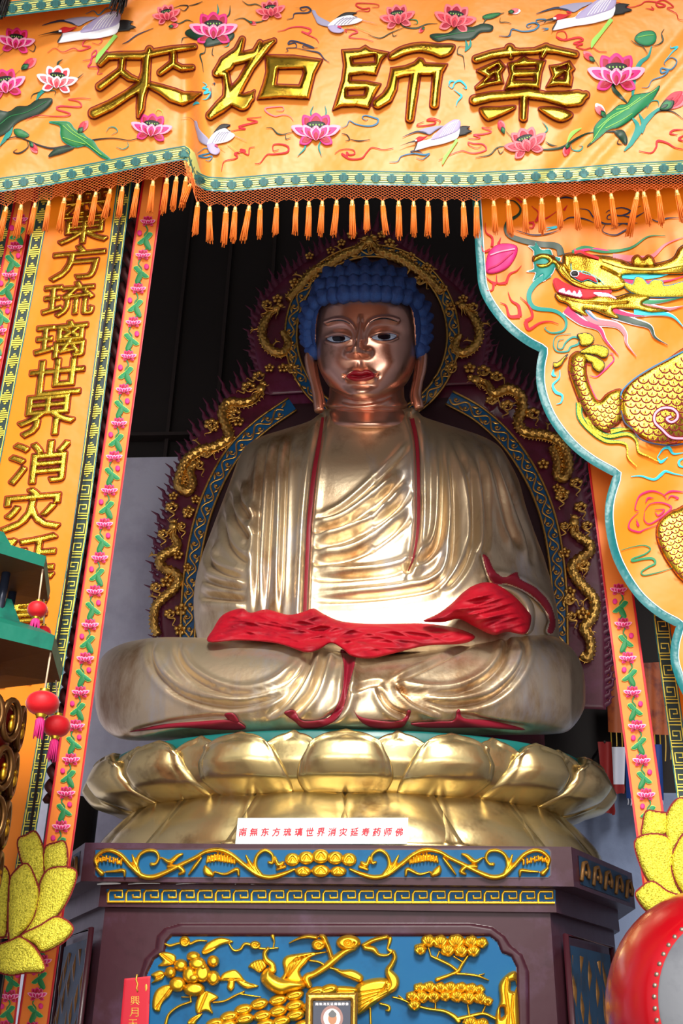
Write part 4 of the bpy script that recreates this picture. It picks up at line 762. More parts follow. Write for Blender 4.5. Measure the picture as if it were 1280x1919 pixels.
cl(Z1([(355, 395), (410, 360), (470, 390), (550, 360), (600, 380), (680, 350), (620, 340), (640, 300), (700, 290), (765, 295), (740, 330), (690, 320)]), 1.8, 'rose'); cl(Z1([(190, 900), (280, 865), (380, 870), (490, 870), (525, 850), (430, 820), (450, 795), (600, 800), (590, 760), (510, 745), (600, 735), (680, 738)]), 2.2, 'rose'); cl(Z1([(620, 455), (680, 440), (690, 400), (720, 375), (720, 410), (690, 430), (680, 470), (660, 500), (720, 500), (740, 520), (730, 555), (770, 550)]), 2, 'magenta'); cl(Z1([(775, 395), (800, 380), (820, 405)]), 2, 'magenta'); cl(Z1([(640, 105), (700, 80), (740, 110), (800, 60), (850, 75), (900, 65)]), 1.8, 'blue_thread'); cl(Z1([(915, 330), (960, 310), (1030, 260), (1150, 210)]), 2, 'navy_thread')
cl(Z2([(870, 145), (915, 135), (930, 100), (1020, 95), (1050, 75), (1020, 50), (970, 60), (990, 80), (1020, 70)]), 2.2, 'navy_thread'); cl(Z2([(800, 235), (850, 225), (900, 205), (980, 200), (1050, 220), (1030, 250), (980, 235), (1040, 265), (1090, 290), (1110, 320)]), 2.4, 'rose'); cl(Z2([(860, 390), (880, 380), (870, 360), (940, 355), (930, 320), (880, 330), (900, 305), (960, 315), (1050, 345), (1070, 360), (1000, 340), (990, 355), (1030, 360), (1100, 355)]), 2, 'navy_thread'); cl(Z2([(940, 360), (1040, 380), (1110, 395), (1150, 440), (1190, 468)]), 2, 'navy_thread'); cl(Z2([(920, 905), (890, 870), (840, 860), (780, 870), (720, 840), (710, 810), (780, 800), (840, 800), (840, 830), (790, 830)]), 2, 'salmon'); cl(Z2([(440, 985), (520, 970), (560, 965), (510, 950), (600, 925), (650, 910), (570, 890), (680, 875)]), 2.6, 'red_thread'); cl(Z2([(380, 1280), (400, 1210), (480, 1190), (500, 1170), (480, 1150), (560, 1130), (520, 1120), (580, 1160), (590, 1110), (630, 1100)]), 2.4, 'red_thread'); cl(Z2([(630, 1225), (670, 1220), (720, 1160), (770, 1155), (870, 1140), (880, 1100), (830, 1080), (770, 1085), (770, 1130), (810, 1120)]), 2.4, 'red_thread'); cl(Z2([(240, 615), (270, 640), (240, 660), (280, 670), (250, 700), (300, 690), (270, 740), (240, 745)]), 3, 'cyan_thread'); cl(Z2([(300, 650), (300, 720), (275, 745)]), 1.6, 'navy_thread'); cl(Z2([(310, 630), (330, 622), (325, 640)]), 1.6, 'navy_thread'); cl(Z2([(165, 790), (190, 770), (215, 775)]), 3.5, 'cyan_thread'); cl(Z2([(200, 1150), (260, 1110), (300, 1140), (240, 1160), (210, 1170), (260, 1180), (310, 1170), (290, 1205), (260, 1200)]), 2.4, 'blue_thread')
cl(Z3([(90, 108), (130, 80), (200, 85), (210, 60), (160, 65), (110, 40), (130, 22), (260, 30), (280, 50), (230, 55)]), 1.8, 'red_thread'); cl(Z3([(0, 230), (40, 240), (30, 220), (90, 220), (120, 240), (80, 255), (60, 280), (160, 290), (240, 310)]), 2, 'rose'); cl(Z3([(0, 960), (40, 940), (60, 905), (110, 930), (200, 945), (260, 930), (275, 895), (240, 880), (180, 865), (155, 880), (180, 900), (200, 890)]), 2.4, 'blue_thread'); cl(Z3([(0, 1000), (40, 1010), (60, 1045), (30, 1055)]), 1.8, 'black_thread'); cl(Z3([(50, 1040), (130, 1055), (215, 1045)]), 1.6, 'black_thread'); cl(Z3([(-50, 1150), (0, 1120), (80, 1120), (100, 1150), (60, 1160), (40, 1140), (40, 1170), (0, 1150), (60, 1190), (150, 1185), (190, 1140), (230, 1105), (310, 1120), (390, 1110)]), 2.6, 'red_thread'); cl(Z3([(800, 640), (830, 660), (850, 620), (890, 605), (930, 640), (935, 665), (910, 650)]), 3, 'cyan_thread'); cl(Z3([(805, 640), (815, 610), (850, 608)]), 3, 'cyan_thread'); cl(Z3([(840, 670), (880, 700), (900, 720), (870, 760), (860, 795)]), 3, 'cyan_thread'); cl(Z3([(620, 910), (570, 930), (580, 945), (690, 930), (700, 905), (640, 900), (680, 885), (740, 905), (730, 925)]), 2.2, 'red_thread'); cl(Z3([(360, 1215), (420, 1210), (450, 1170), (540, 1150), (620, 1160), (660, 1150), (630, 1180), (600, 1195), (560, 1180)]), 2.2, 'blue_thread'); cl(Z3([(540, 1150), (520, 1135), (570, 1130), (610, 1150)]), 2, 'navy_thread'); cl(Z3([(730, 1200), (800, 1165), (900, 1130), (960, 1145), (1020, 1145), (1085, 1120), (1060, 1080), (990, 1075), (950, 1065), (960, 1090), (1010, 1110), (1050, 1095)]), 1.8, 'rose'); cl(Z3([(950, 1035), (1000, 1040), (1040, 1030), (990, 1010), (1060, 1005), (1125, 985), (1050, 955), (1130, 960)]), 2.2, 'rose'); cl(Z3([(1180, 268), (1250, 270), (1275, 220), (1300, 215)]), 2, 'navy_thread')
cl(Z4([(-100, 268), (-20, 270), (0, 220), (80, 235), (160, 225), (200, 190), (160, 170), (110, 185), (120, 205), (150, 190)]), 2.4, 'blue_thread'); cl(Z4([(200, 190), (180, 150), (250, 145), (240, 170)]), 2, 'blue_thread'); cl(Z4([(220, 210), (270, 215), (230, 230)]), 1.8, 'blue_thread'); cl(Z4([(705, 20), (800, 20), (870, 55), (960, 35), (1000, 10), (1080, 15), (1150, 40), (1100, 50), (1080, 20), (1140, 0), (1210, 50), (1160, 60), (1230, 100), (1245, 140), (1280, 150)]), 2, 'red_thread'); cl(Z4([(1000, 60), (1060, 70), (1040, 45)]), 1.8, 'red_thread'); cl(Z4([(330, 275), (340, 240), (390, 235), (410, 280), (370, 300), (330, 275), (390, 300), (440, 290), (500, 280), (530, 300), (460, 325), (530, 330), (480, 345), (540, 370), (600, 355), (650, 385), (710, 388)]), 2.6, 'red_thread'); cl(Z4([(360, 80), (390, 50), (440, 60), (410, 90), (460, 80), (510, 30), (470, 40), (430, 95)]), 2, 'red_thread'); cl(Z4([(970, 655), (1020, 650), (1050, 600), (1130, 570), (1170, 530), (1120, 545), (1120, 510), (1190, 520), (1235, 460), (1190, 430), (1140, 470), (1150, 490)]), 2.4, 'blue_thread'); cl(Z4([(1140, 460), (1200, 390), (1240, 350), (1190, 360), (1190, 340)]), 2.4, 'cyan_thread'); cl(Z4([(950, 1130), (1040, 1145), (1080, 1100), (1090, 1055), (1160, 1070), (1220, 1105), (1290, 1120)]), 3, 'red_thread'); cl(Z4([(1290, 970), (1210, 975), (1185, 1000), (1240, 1010)]), 3, 'red_thread'); cl(Z4([(1290, 1010), (1250, 1040), (1290, 1060)]), 3, 'red_thread')
stems(C_, 'embroidered_cloud')
def crane(par, f, flip=False):
    q = lambda pts: [f(p[0], p[1])+tuple(p[2:]) for p in Z1(pts)]; b = MB()
    pf = lambda pts, m, lv, gr=None: puff(b, [('p', [cr(q(pts), True, 4)])], vp, M[m], 1.1, .004, 4, base=.006+.003*lv, grooves=gr)
    ff = f(1, 0)[0]-f(0, 0)[0]; ws = abs(ff)
    strip(b, [(x, y, w*ws) for x, y, w in q([(315, 190, 4), (400, 165, 12), (480, 155, 16), (590, 185, 22)])], 0, vp, M['navy_thread'], .006)
    pf([(480, 150), (560, 130), (650, 125), (730, 130), (650, 165), (590, 195), (540, 170)], 'grey_thread', 0); pf([(740, 235), (830, 210), (900, 150), (1000, 160), (975, 180), (1022, 205), (960, 222), (970, 228), (860, 238), (790, 252)], 'black_thread', .5)
    strip(b, [(x, y, w*ws) for x, y, w in q([(870, 262, 30), (800, 350, 26), (740, 420, 34), (720, 470, 10)])], 0, vp, M['lime'], .008)
    pf([(435, 322), (450, 285), (470, 250), (520, 240), (600, 230), (640, 190), (760, 150), (880, 150), (900, 190), (880, 240), (840, 265), (720, 290), (600, 300), (520, 312)], 'white_thread', 1)
    pf([(600, 240), (700, 150), (830, 85), (900, 105), (885, 180), (790, 215), (690, 238)], 'lilac_thread', 2)
    for k in range(6): strip(b, q([(690+25*k, 225-5*k), (740+25*k, 160-8*k), (800+18*k, 110-4*k)]), 1.5*ws, vp, M['white_thread'], .017)
    pf([(440, 228), (480, 200), (530, 208), (578, 195), (540, 225), (480, 246)], 'red_thread', 2); strip(b, [(x, y, w*ws) for x, y, w in q([(288, 266, 2), (380, 245, 10), (462, 235, 26)])], 0, vp, M['black_thread'], .016)
    strip(b, [(x, y, w*ws) for x, y, w in q([(468, 255, 5), (440, 300, 10), (430, 322, 5)])], 0, vp, M['black_thread'], .018); strip(b, q([(440, 232), (462, 232)]), 4*ws, vp, M['white_thread'], .02, smooth=False)
    b.build('embroidered_crane', par, label='white and black crane flying left')
crane(val, lambda x, y: (x, y)); crane(val, lambda x, y: (1043+(x-116)*1.02, 30+(y-54)*1.0-(x-116)*.06)); crane(val, lambda x, y: (782+(x-116)*.74, 262+(y-57)*.85-(x-116)*.08))
def crane2(f):
    q = lambda pts: [f(p[0], p[1])+tuple(p[2:]) for p in Z2(pts)]; b = MB()
    pf = lambda pts, m, lv: puff(b, [('p', [cr(q(pts), True, 4)])], vp, M[m], 1.0, .004, 4, base=.006+.003*lv)
    strip(b, q([(75, 880, .6), (140, 880, 2.4), (190, 925, 3)]), 0, vp, M['navy_thread'], .008); strip(b, q([(460, 1010, 3.5), (520, 1035, 2), (570, 1055, .6)]), 0, vp, M['lilac_thread'], .008)
    pf([(175, 915), (195, 910), (215, 970), (290, 1050), (275, 1090), (215, 1060), (195, 1000)], 'grey_thread', 0); pf([(300, 1040), (330, 980), (380, 930), (450, 935), (420, 960), (450, 985), (390, 990)], 'black_thread', 0)
    pf([(270, 1085), (320, 1000), (400, 960), (440, 985), (480, 1015), (430, 1060), (340, 1080)], 'white_thread', 1); pf([(275, 1080), (320, 1070), (350, 1100), (370, 1130), (345, 1160), (300, 1150), (275, 1110)], 'lilac_thread', 2)
    for k in range(5): strip(b, q([(310+20*k, 1070-3*k), (340+22*k, 1020-6*k), (370+20*k, 985)]), 1.0, vp, M['grey_thread'], .016)
    strip(b, q([(330, 1085), (352, 1098)]), 3.5, vp, M['magenta'], .02, smooth=False); strip(b, q([(425, 1075, 4), (480, 1120, 3), (530, 1155, 2)]), 0, vp, M['lime'], .01); strip(b, q([(370, 1095, 5), (410, 1120, 1)]), 0, vp, M['lime'], .014)
    b.build('embroidered_crane', val, label='grey crane diving with spread wings')
crane2(lambda x, y: (x, y)); crane2(lambda x, y: (632+(x-402)*1.25, 45+(y-265)*.68))
# ---- knotted net and tassels
netv = lambda u: hem(u)+3
def vpn(u, v, h): return vp(u, np.minimum(v, 400), h)
b = MB(); R0 = .0014; us = np.arange(-84, 1376, 9.0); rows_ = 5; rh = 5.0
for r in range(rows_):
    for par in (0, 1):
        k = np.arange(len(us)); vv = hem(us)+2+rh*(r+((k+par+r) % 2)*1.0); tube(b, P(us, vv, vw(us, hem(us)-6)-.004-.003*par), R0, M['net_orange'], 4, False)
TS = [12, 40, 66, 92, 121, 150, 180, 207, 230, 258, 287, 313, 331, 349, 357, 371, 393, 424, 441, 467, 488, 519, 556, 579, 604, 631, 660, 687, 717, 747, 775, 802, 834, 868, 893, 925, 952, 983, 1015, 1046, 1078, 1112, 1145, 1195, 1206, 1233, 1268]
for k, u in enumerate(TS):
    for d in (-9, -4, 4, 9): tube(b, P(np.array([u+d, u+d*.3, u]), np.array([hem(u+d)+rh*5+1, hem(u)+rh*5+5, hem(u)+rh*5+9]), vw(u, hem(u)-6)-.006), R0, M['net_orange'], 4, False)
b.build('net', val, label='knotted orange net below the trim')
def tassel_proto(name, skirt, capm, seed, L=.20):
    r = np.random.RandomState(seed); s = MB()
    for k in range(16):
        q = 2*PI*k/16+r.uniform(-.2, .2); e = r.uniform(.8, 1.3); rr = .0095 if k % 2 else .0055
        pts = [(rr*math.cos(q), rr*math.sin(q), -.028), (rr*1.25*math.cos(q), rr*1.25*math.sin(q), -.028-L*.4), (rr*1.5*e*math.cos(q)+r.uniform(-.003, .003), rr*1.5*e*math.sin(q), -.028-L*r.uniform(.9, 1.03))]
        tube(s, pts, [.0042, .0038, .0022], skirt, 5)
    c = MB(); lathe(c, [(.003, .004), (.008, 0), (.0105, -.008), (.0095, -.016), (.011, -.024), (.0135, -.036), (.013, -.042)], (0, 0, 0), capm, 12)
    return s, c
TPR = [tassel_proto('tassel', M['tassel_orange'], M['tassel_cap'], k) for k in range(3)]
meshes = []
for s, c in TPR: a1 = s.build('tassel', None); a2 = c.build('cap', None); a2.parent = a1; meshes.append((a1, a2))
def place_tassel(proto, parent, p, tilt=0, sc=1.0, tz=0):
    a1, a2 = proto; o = a1.copy(); COL.objects.link(o); o.parent = parent; o.location = Vector(p)-Vector(parent.location); o.rotation_euler = (0, tilt, tz); o.scale = (sc, sc, sc*1.0)
    e = a2.copy(); COL.objects.link(e); e.parent = o; return o
for k, u in enumerate(TS):
    p = P(u, hem(u)+rh*5+8, vw(u, hem(u)-6)-.006); place_tassel(meshes[k % 3], val, p, random.uniform(-.05, .07)+(.35 if u in (1195, 357) else 0), random.uniform(.92, 1.06), k)
for a1, a2 in meshes: bpy.data.objects.remove(a2); bpy.data.objects.remove(a1)
b = MB(); q = P(np.array([-85., 400., 900., 1375.]), np.full(4, -104.), VY+.02); tube(b, q, .03, M['dark_wood'], 12); tube(b, [(q[0][0], VY+.02, q[0][2]+.03), (q[0][0], VY+.02, 9.9)], .012, M['dark_wood'], 8); tube(b, [(q[3][0], VY+.02, q[3][2]+.03), (q[3][0], VY+.02, 9.9)], .012, M['dark_wood'], 8); b.build('hanging_pole', val)
# ---- corner of a second, upper valance with black tassels
up = thing('upper_valance', 'small corner of an upper valance, patterned trim with two black tassels', 'valance', (-1.5, VY-.1, 7.0))
up_f = lambda u: 27-.125*(np.asarray(u, float)-20); upm = plane(VY-.10)
trimband(-70, 232, up_f, upm, up, 27)
b = MB(); us = np.arange(-70, 240, 6.0); t = np.linspace(0, 1, 8)[:, None]; U = np.repeat(us[None], 8, 0); Vv = -80+t*(up_f(us)[None]-20+80); b.add(upm(U.ravel(), Vv.ravel(), np.zeros(U.size)), gridfaces(8, len(us)), M['orange_satin']); b.build('cloth', up)
q = P(np.array([-68., 235.]), np.array([-70., -76.]), VY-.09); b = MB(); tube(b, q, .02, M['dark_wood'], 8); tube(b, [q[0], (q[0][0], VY-.09, 9.9)], .01, M['dark_wood'], 8); tube(b, [q[1], (q[1][0], VY-.09, 9.9)], .01, M['dark_wood'], 8); b.build('hanging_pole', up)
for u, v in ((14, -30), (236, -42)):
    r = np.random.RandomState(u); s = MB(); c0 = P(u, v, VY-.13)
    for k in range(40):
        q = r.uniform(0, 2*PI); rr = .04*math.sqrt(r.uniform(.05, 1)); e = r.uniform(.85, 1.1)
        tube(s, [c0+np.array([rr*.7*math.cos(q), rr*.7*math.sin(q), 0]), c0+np.array([rr*math.cos(q)-.01, rr*math.sin(q), -.13]), c0+np.array([rr*1.25*math.cos(q)-.02, rr*1.2*math.sin(q), -.26*e])], [.006, .005, .003], M['tassel_black'], 5)
    s.build('black_tassel', up)
# ---------------------------------------------------------------- hanging couplet banners and flower streamers
def lerp2(a, b): return lambda v: a[0]+(b[0]-a[0])*(np.asarray(v, float)-a[1])/(b[1]-a[1])
def sheet(mb, fl, fr, v0, v1, mp, m, n=60, k=6, h=0.0):
    vv = np.linspace(v0, v1, n)[:, None]; t = np.linspace(0, 1, k)[None]; U = fl(vv)*(1-t)+fr(vv)*t; V_ = np.repeat(vv, k, 1)
    mb.add(mp(U.ravel(), V_.ravel(), np.full(U.size, h)), gridfaces(n, k), m); return mb
def fret(mb, c, hw, v0, v1, mp, per=33, base='trim_dark', line='trim_gold', dia_to=None):
    # woven border: stacked key-fret squares (and stepped diamonds above dia_to)
    fl = lambda v: c(v)-hw; fr = lambda v: c(v)+hw
    sheet(mb, fl, fr, v0, v1, mp, M[base], 60, 3, .002)
    for s_ in (-1, 1):
        for o, m in ((hw-1, 'teal_satin'), (hw-3.2, line)): vv = np.linspace(v0, v1, 50); strip(mb, np.column_stack([c(vv)+s_*o, vv]), 1.5, mp, M[m], .004, smooth=False, crown=.0006)
    v = v0+per*.5; k = 0
    while v < v1-per*.4:
        f = lambda x, y: (float(c(v+y*per))+x*hw+.0, v+y*per)
        if dia_to and v < dia_to:
            for y, w in ((-.36, .16), (-.24, .4), (-.12, .66), (0, .8), (.12, .66), (.24, .4), (.36, .16)): strip(mb, [f(-w, y+.02), f(w, y-.02)], 2.6, mp, M[line], .005, smooth=False, crown=.0008)
        else:
            g = -1 if k % 2 else 1
            for pl in ([(-.8, -.42), (.8, -.42), (.8, .30), (-.5, .30), (-.5, -.14), (.45, -.14), (.45, .08), (-.1, .08)], [(-.8, -.28), (-.8, .42), (.8, .42)]):
                strip(mb, [f(x*g, y) for x, y in pl], 2.5, mp, M[line], .005, smooth=False, crown=.0008)
        v += per; k += 1
    return mb
def glyph(ch):
    c = bpy.data.curves.new('writing', 'FONT'); c.body = ch; c.resolution_u = 3; o = bpy.data.objects.new('writing', c); COL.objects.link(o); bpy.context.view_layer.update()
    me = bpy.data.meshes.new_from_object(o); ec = {}
    for p in me.polygons:
        for e in p.edge_keys: ec[e] = ec.get(e, 0)+1
    co = np.array([v.co[:2] for v in me.vertices]).reshape(-1, 2); E_ = np.array([e for e, k in ec.items() if k == 1])
    bpy.data.objects.remove(o); bpy.data.curves.remove(c); bpy.data.meshes.remove(me)
    lo = co.min(0); hi = co.max(0); return (co-lo)/(hi-lo), E_
def glyph_shape(ch, f):
    co, E_ = glyph(ch); q = np.array([f(x, y) for x, y in co]); return ('g', q[E_[:, 0]], q[E_[:, 1]])
def bold(shape, d): return shape
BY = -.52
bw = lambda u, v: BY+.012*np.sin(np.asarray(u)/40+np.asarray(v)/90)
bp_ = plane(bw)
def line(x0, y0, x1, y1): return lerp2((x0, y0), (x1, y1))
def vine(par, c, v0, v1, mp, per=68, sc=1.0):
    v = v0; k = 0
    while v < v1:
        x = float(c(v)); g = 1 if k % 2 else -1; s = sc*(11.5+ (v-400)*.0024)
        lotus(par, x, v, s*1.15, 'mag', 0, mp, 1.0, False, 1.0, 'embroidered_lotus', .5)
        m = v+per*.5; xm = float(c(m)); b = MB(); F = lambda dx, dy: (xm+dx*g*sc, m+dy*sc)
        strip(b, [F(0, -24), F(-4, -14), F(2, -4), F(-4, 12), F(1, 24)], 2.6*sc, mp, M['leaf_green'], .005)
        puff(b, [('p', [cr([F(-13, -7), F(-6, -10), F(0, -3), F(9, 4), F(15, 10), F(8, 12), F(0, 6), F(-7, 1)], True, 4)])], mp, M['green_thread'], 1.0, .003, 3, .8, M['lime'], base=.006)
        puff(b, [('p', [cr([F(-4, 4), F(2, 2), F(2, 12), F(-6, 22), F(-10, 18)], True, 4)])], mp, M['leaf_green'], 1.0, .003, 3, .8, M['green_thread'], base=.008)
        b.build('embroidered_leaf', par)
        b = MB(); e = F(11, -9); puff(b, [('p', [[(e[0]+4.6*sc*math.cos(q), e[1]+5.5*sc*math.sin(q)) for q in np.linspace(0, 2*PI, 12, endpoint=False)]])], mp, M['pink_thread'], 1.0, .004, 3, base=.006); b.build('embroidered_bud', par)
        v += per; k += 1
def hang(par, p, name='hanging_cord'):
    b = MB(); tube(b, [p, (p[0], p[1], 9.9)], .006, M['dark_wood'], 6); b.build(name, par)
# couplet banner on the left, its writing read downwards
L0, L1 = line(92, 400, -66, 1230), line(212, 400, 128, 1000)
cb = thing('couplet_banner', 'orange banner with a column of gold Chinese characters on the left', 'banner', (-1.3, BY, 5.5))
cf1 = lambda v: np.interp(v, [200, 400, 1000, 1540, 2000], [252, 226, 149, 57, -22]); cf0 = line(78, 400, -40, 1010)
b = MB(); sheet(b, lambda v: cf0(v)+6, lambda v: cf1(v)-6, 285, 1960, bp_, M['orange_banner'], 140, 10); b.build('cloth', cb)
b = MB(); fret(b, cf1, 14, 285, 1960, bp_, 36, dia_to=880); b.build('patterned_border', cb)
b = MB(); fret(b, cf0, 13, 285, 1300, bp_, 34, dia_to=880); b.build('patterned_border', cb)
for ch, cx, cy, w, h in (('無', 166, 366, 84, 66), ('東', 158, 425, 90, 58), ('方', 146, 491, 98, 62), ('琉', 129, 560, 96, 62), ('璃', 114, 636, 94, 66), ('世', 106, 706, 100, 66), ('界', 88, 778, 104, 74), ('消', 73, 866, 110, 76), ('灾', 60, 954, 110, 78), ('延', 46, 1046, 118, 84), ('壽', 30, 1142, 116, 88), ('藥', 10, 1240, 118, 90)):
    sh = float(cf1(cy+40)-cf1(cy-40))/80
    f = lambda x, y: (cx+(x-.5)*w+sh*(.5-y)*h*.9-.06*0, cy-(y-.5)*h-(x-.5)*9)
    g = glyph_shape(ch, f); b = MB()
    puff(b, [g], bp_, M['sequin_gold'], .7, .014, 4.5, 1.5, DR, base=.004, grow=2.3 if cy > 600 else 1.9)
    b.build('gold_character', cb, label='gold embroidered character outlined in dark red')
def puff_fix(): pass
hang(cb, P(150, 290, BY))
# narrow lotus streamers
def streamer(label, c, hw, v0, v1, Y, vs, per, red=4.0, group=None, sc=1.0, name='lotus_streamer'):
    mp = plane(lambda u, v: Y+.010*np.sin(np.asarray(v)/70.0)); c0 = P(float(c(v0)), v0, Y); t = thing(name, label, 'streamer', tuple(c0), group)
    hwf = hw if callable(hw) else (lambda v: hw+0*np.asarray(v, float))
    b = MB(); sheet(b, lambda v: c(v)-hwf(v), lambda v: c(v)+hwf(v), v0, v1, mp, M['orange_streamer'], 120, 5); b.build('cloth', t)
    for s_ in (-1, 1):
        b = MB(); vv = np.linspace(v0, v1, 80); strip(b, np.column_stack([c(vv)+s_*hwf(vv), vv]), red, mp, M['red_satin'], .004, smooth=False, crown=.001); b.build('red_edge', t)
    vine(t, c, vs, v1-10, mp, per, sc); hang(t, c0); return t
streamer('long lotus streamer beside the couplet banner, left of the statue', line(279, 400, 66, 1890), lambda v: 19.5+(np.asarray(v, float)-400)*.0052, 300, 1965, BY+.06, 414, 63)
streamer('lotus streamer at the far left edge, outside the couplet banner', line(40, 400, -18, 700), lambda v: 17+0*np.asarray(v, float), 285, 960, BY+.05, 410, 52)
fb = thing('patterned_streamer', 'dark patterned band at the far left edge beyond the lotus streamer', 'streamer', tuple(P(30, 290, BY+.08)))
b = MB(); fret(b, line(13, 400, -40, 700), 12, 285, 760, plane(BY+.08), 34, dia_to=880); b.build('patterned_band', fb); hang(fb, P(33, 290, BY+.08))
rl = thing('red_banner_backing', 'red cloth strip behind the far left streamer and the couplet banner', 'banner', tuple(P(60, 290, BY+.12)))
b = MB(); sheet(b, line(0, 400, -70, 800), line(72, 400, -20, 1000), 285, 1000, plane(BY+.12), M['red_satin'], 30, 3); b.build('cloth', rl); hang(rl, P(40, 290, BY+.12))
# lotus blossoms continue at the foot of the couplet banner, left corner
streamer('short lotus streamer in the lower left corner below the gold sequin lotus', line(60, 1500, 12, 1919), lambda v: 15+0*np.asarray(v, float), 1640, 1965, BY-.05, 1750, 58)
# dark twisted rope between the couplet banner and the streamer
rp = MB(); vv = np.linspace(300, 1500, 420); rc_ = line(254, 400, 140, 1200)
for s_ in (0, PI): c3 = P(rc_(vv), vv, BY+.16); a_ = vv/9+s_; tube(rp, c3+np.column_stack([.022*np.cos(a_), .022*np.sin(a_), 0*a_]), .02, mat('rope_red%d' % (s_ > 0), s2l(64, 10, 14), .7), 6)
c0 = P(float(rc_(300)), 300, BY+.16); tube(rp, [c0, (c0[0], c0[1], 9.9)], .02, M['dark_red_thread'], 6); tag(rp.build('twisted_rope'), 'dark red twisted rope hanging between the couplet banner and the long streamer', 'rope')

# ---------------------------------------------------------------- right side: streamer, banner edge, dragon curtain
streamer('lotus streamer right of the statue, coming out from under the dragon curtain', line(1152, 1050, 1226, 1600), lambda v: 25+(np.asarray(v, float)-1050)*.004, 330, 1760, BY+.05, 1104, 64)
rb_ = thing('patterned_banner', 'orange banner with a key-fret border behind the scalloped curtain at the right edge', 'banner', tuple(P(1230, 330, BY+.06)))
b = MB(); fret(b, line(1238, 1150, 1292, 1560), 15, 330, 1960, plane(BY+.08), 41); b.build('patterned_border', rb_); b = MB(); sheet(b, line(1252, 1150, 1306, 1560), line(1400, 1150, 1450, 1560), 330, 1960, plane(BY+.085), M['orange_banner'], 60, 5); b.build('cloth', rb_); hang(rb_, P(1170, 335, BY+.08))
CY = -.66
cw = lambda u, v: CY+.02*np.sin(np.asarray(u)/47+np.asarray(v)/160)+.010*np.sin((np.asarray(u)+.7*np.asarray(v))/33)+.012*np.exp(-((np.asarray(u)*.5+np.asarray(v)-1480)/30)**2)
cp = plane(cw)
dc = thing('dragon_curtain', 'scalloped orange curtain embroidered with a gold dragon, teal edge, right side', 'curtain', (1.4, CY, 5.2))
s1 = cr([(888, 345), (893, 420), (898, 500), (903, 540), (920, 575), (950, 612), (985, 640), (1016, 657)], False, 8); s2 = cr([(1016, 657), (1010, 690), (1012, 730), (1030, 780), (1065, 828), (1105, 862), (1154, 890)], False, 8); s3 = cr([(1154, 890), (1140, 940), (1140, 990), (1155, 1050), (1190, 1110), (1230, 1148), (1272, 1172)], False, 8); s4 = cr([(1272, 1172), (1262, 1210), (1264, 1250), (1290, 1310), (1340, 1370)], False, 8)
edge = np.vstack([s1, s2[1:], s3[1:], s4[1:]])
b = MB(); n = len(edge); m_ = 40; t = np.linspace(0, 1, m_)[None]; U = edge[:, :1]*(1-t)+1420*t; V_ = np.repeat(edge[:, 1:], m_, 1)
b.add(cp(U.ravel(), V_.ravel(), np.zeros(U.size)), gridfaces(n, m_), M['orange_banner']); b.build('cloth', dc)
b = MB(); strip(b, offs(edge, -3), 15.5, cp, M['teal_satin'], .004, smooth=False, crown=.006); strip(b, offs(edge, -11), 1.6, cp, M['white_thread'], .006, smooth=False); b.build('teal_edge', dc)
Zc = lambda p: T(p, 860, 330, 3.048); Zd = lambda p: T(p, 1000, 660, 4.571); Ze = lambda p: T(p, 1080, 960, 5.645)
def emb(shapes, m, edgem=None, bw_=1.3, h=.008, e=5, base=.005, name='embroidery', step=1.2, gr=None, lab=None, lines=()):
    b = MB(); puff(b, shapes, cp, M[m], step, h, e, bw_ if edgem else 0, M[edgem] if edgem else None, base=base, grooves=gr)
    for pts, w, mm in lines: strip(b, pts, w, cp, M[mm], base+h+.004)
    return b.build(name, dc, label=lab)
pl = lambda f, pts: ('p', [cr(f(pts), True, 4)])
# pearl and flames
emb([pl(Zc, [(155, 540), (170, 440), (230, 390), (320, 395), (330, 440), (280, 520), (200, 555)])], 'pink_thread', 'deep_rose', 1.0, .012, 10, name='embroidered_pearl', lab='pink flaming pearl', lines=[(Zc([(165, 530), (230, 500), (310, 430)]), 3, 'magenta'), (Zc([(180, 450), (240, 430), (320, 415)]), 2.5, 'pale_pink')])
def flame(lst, f, m='red_thread', w=5):
    b = MB()
    for pts in lst: q = f(pts); strip(b, [(x, y, max(.8, w*(1-k/(len(q)-1))+.6)) for k, (x, y) in enumerate(q)], 0, cp, M[m], .006)
    b.build('embroidered_flame', dc)
flame([[(180, 420), (140, 430), (125, 385)], [(190, 400), (190, 350), (155, 320), (150, 265)], [(225, 390), (240, 350)]], Zc); flame([[(270, 610), (290, 560), (330, 540), (358, 510)], [(270, 610), (220, 610), (215, 560)], [(215, 615), (180, 600), (150, 570)], [(200, 610), (190, 650), (150, 655)]], Zc)
flame([[(350, 800), (340, 740), (300, 710), (280, 660)], [(350, 800), (290, 800), (270, 740), (235, 722)], [(380, 830), (420, 800), (400, 740), (350, 690)], [(380, 830), (400, 875), (460, 840), (520, 830), (570, 845)]], Zc, w=7); flame([[(440, 260), (455, 210), (415, 170)], [(450, 250), (500, 240), (560, 200)], [(430, 270), (420, 295), (390, 290)], [(430, 265), (360, 268)], [(360, 150), (320, 120)], [(600, 195), (620, 165)]], Zc, w=4)
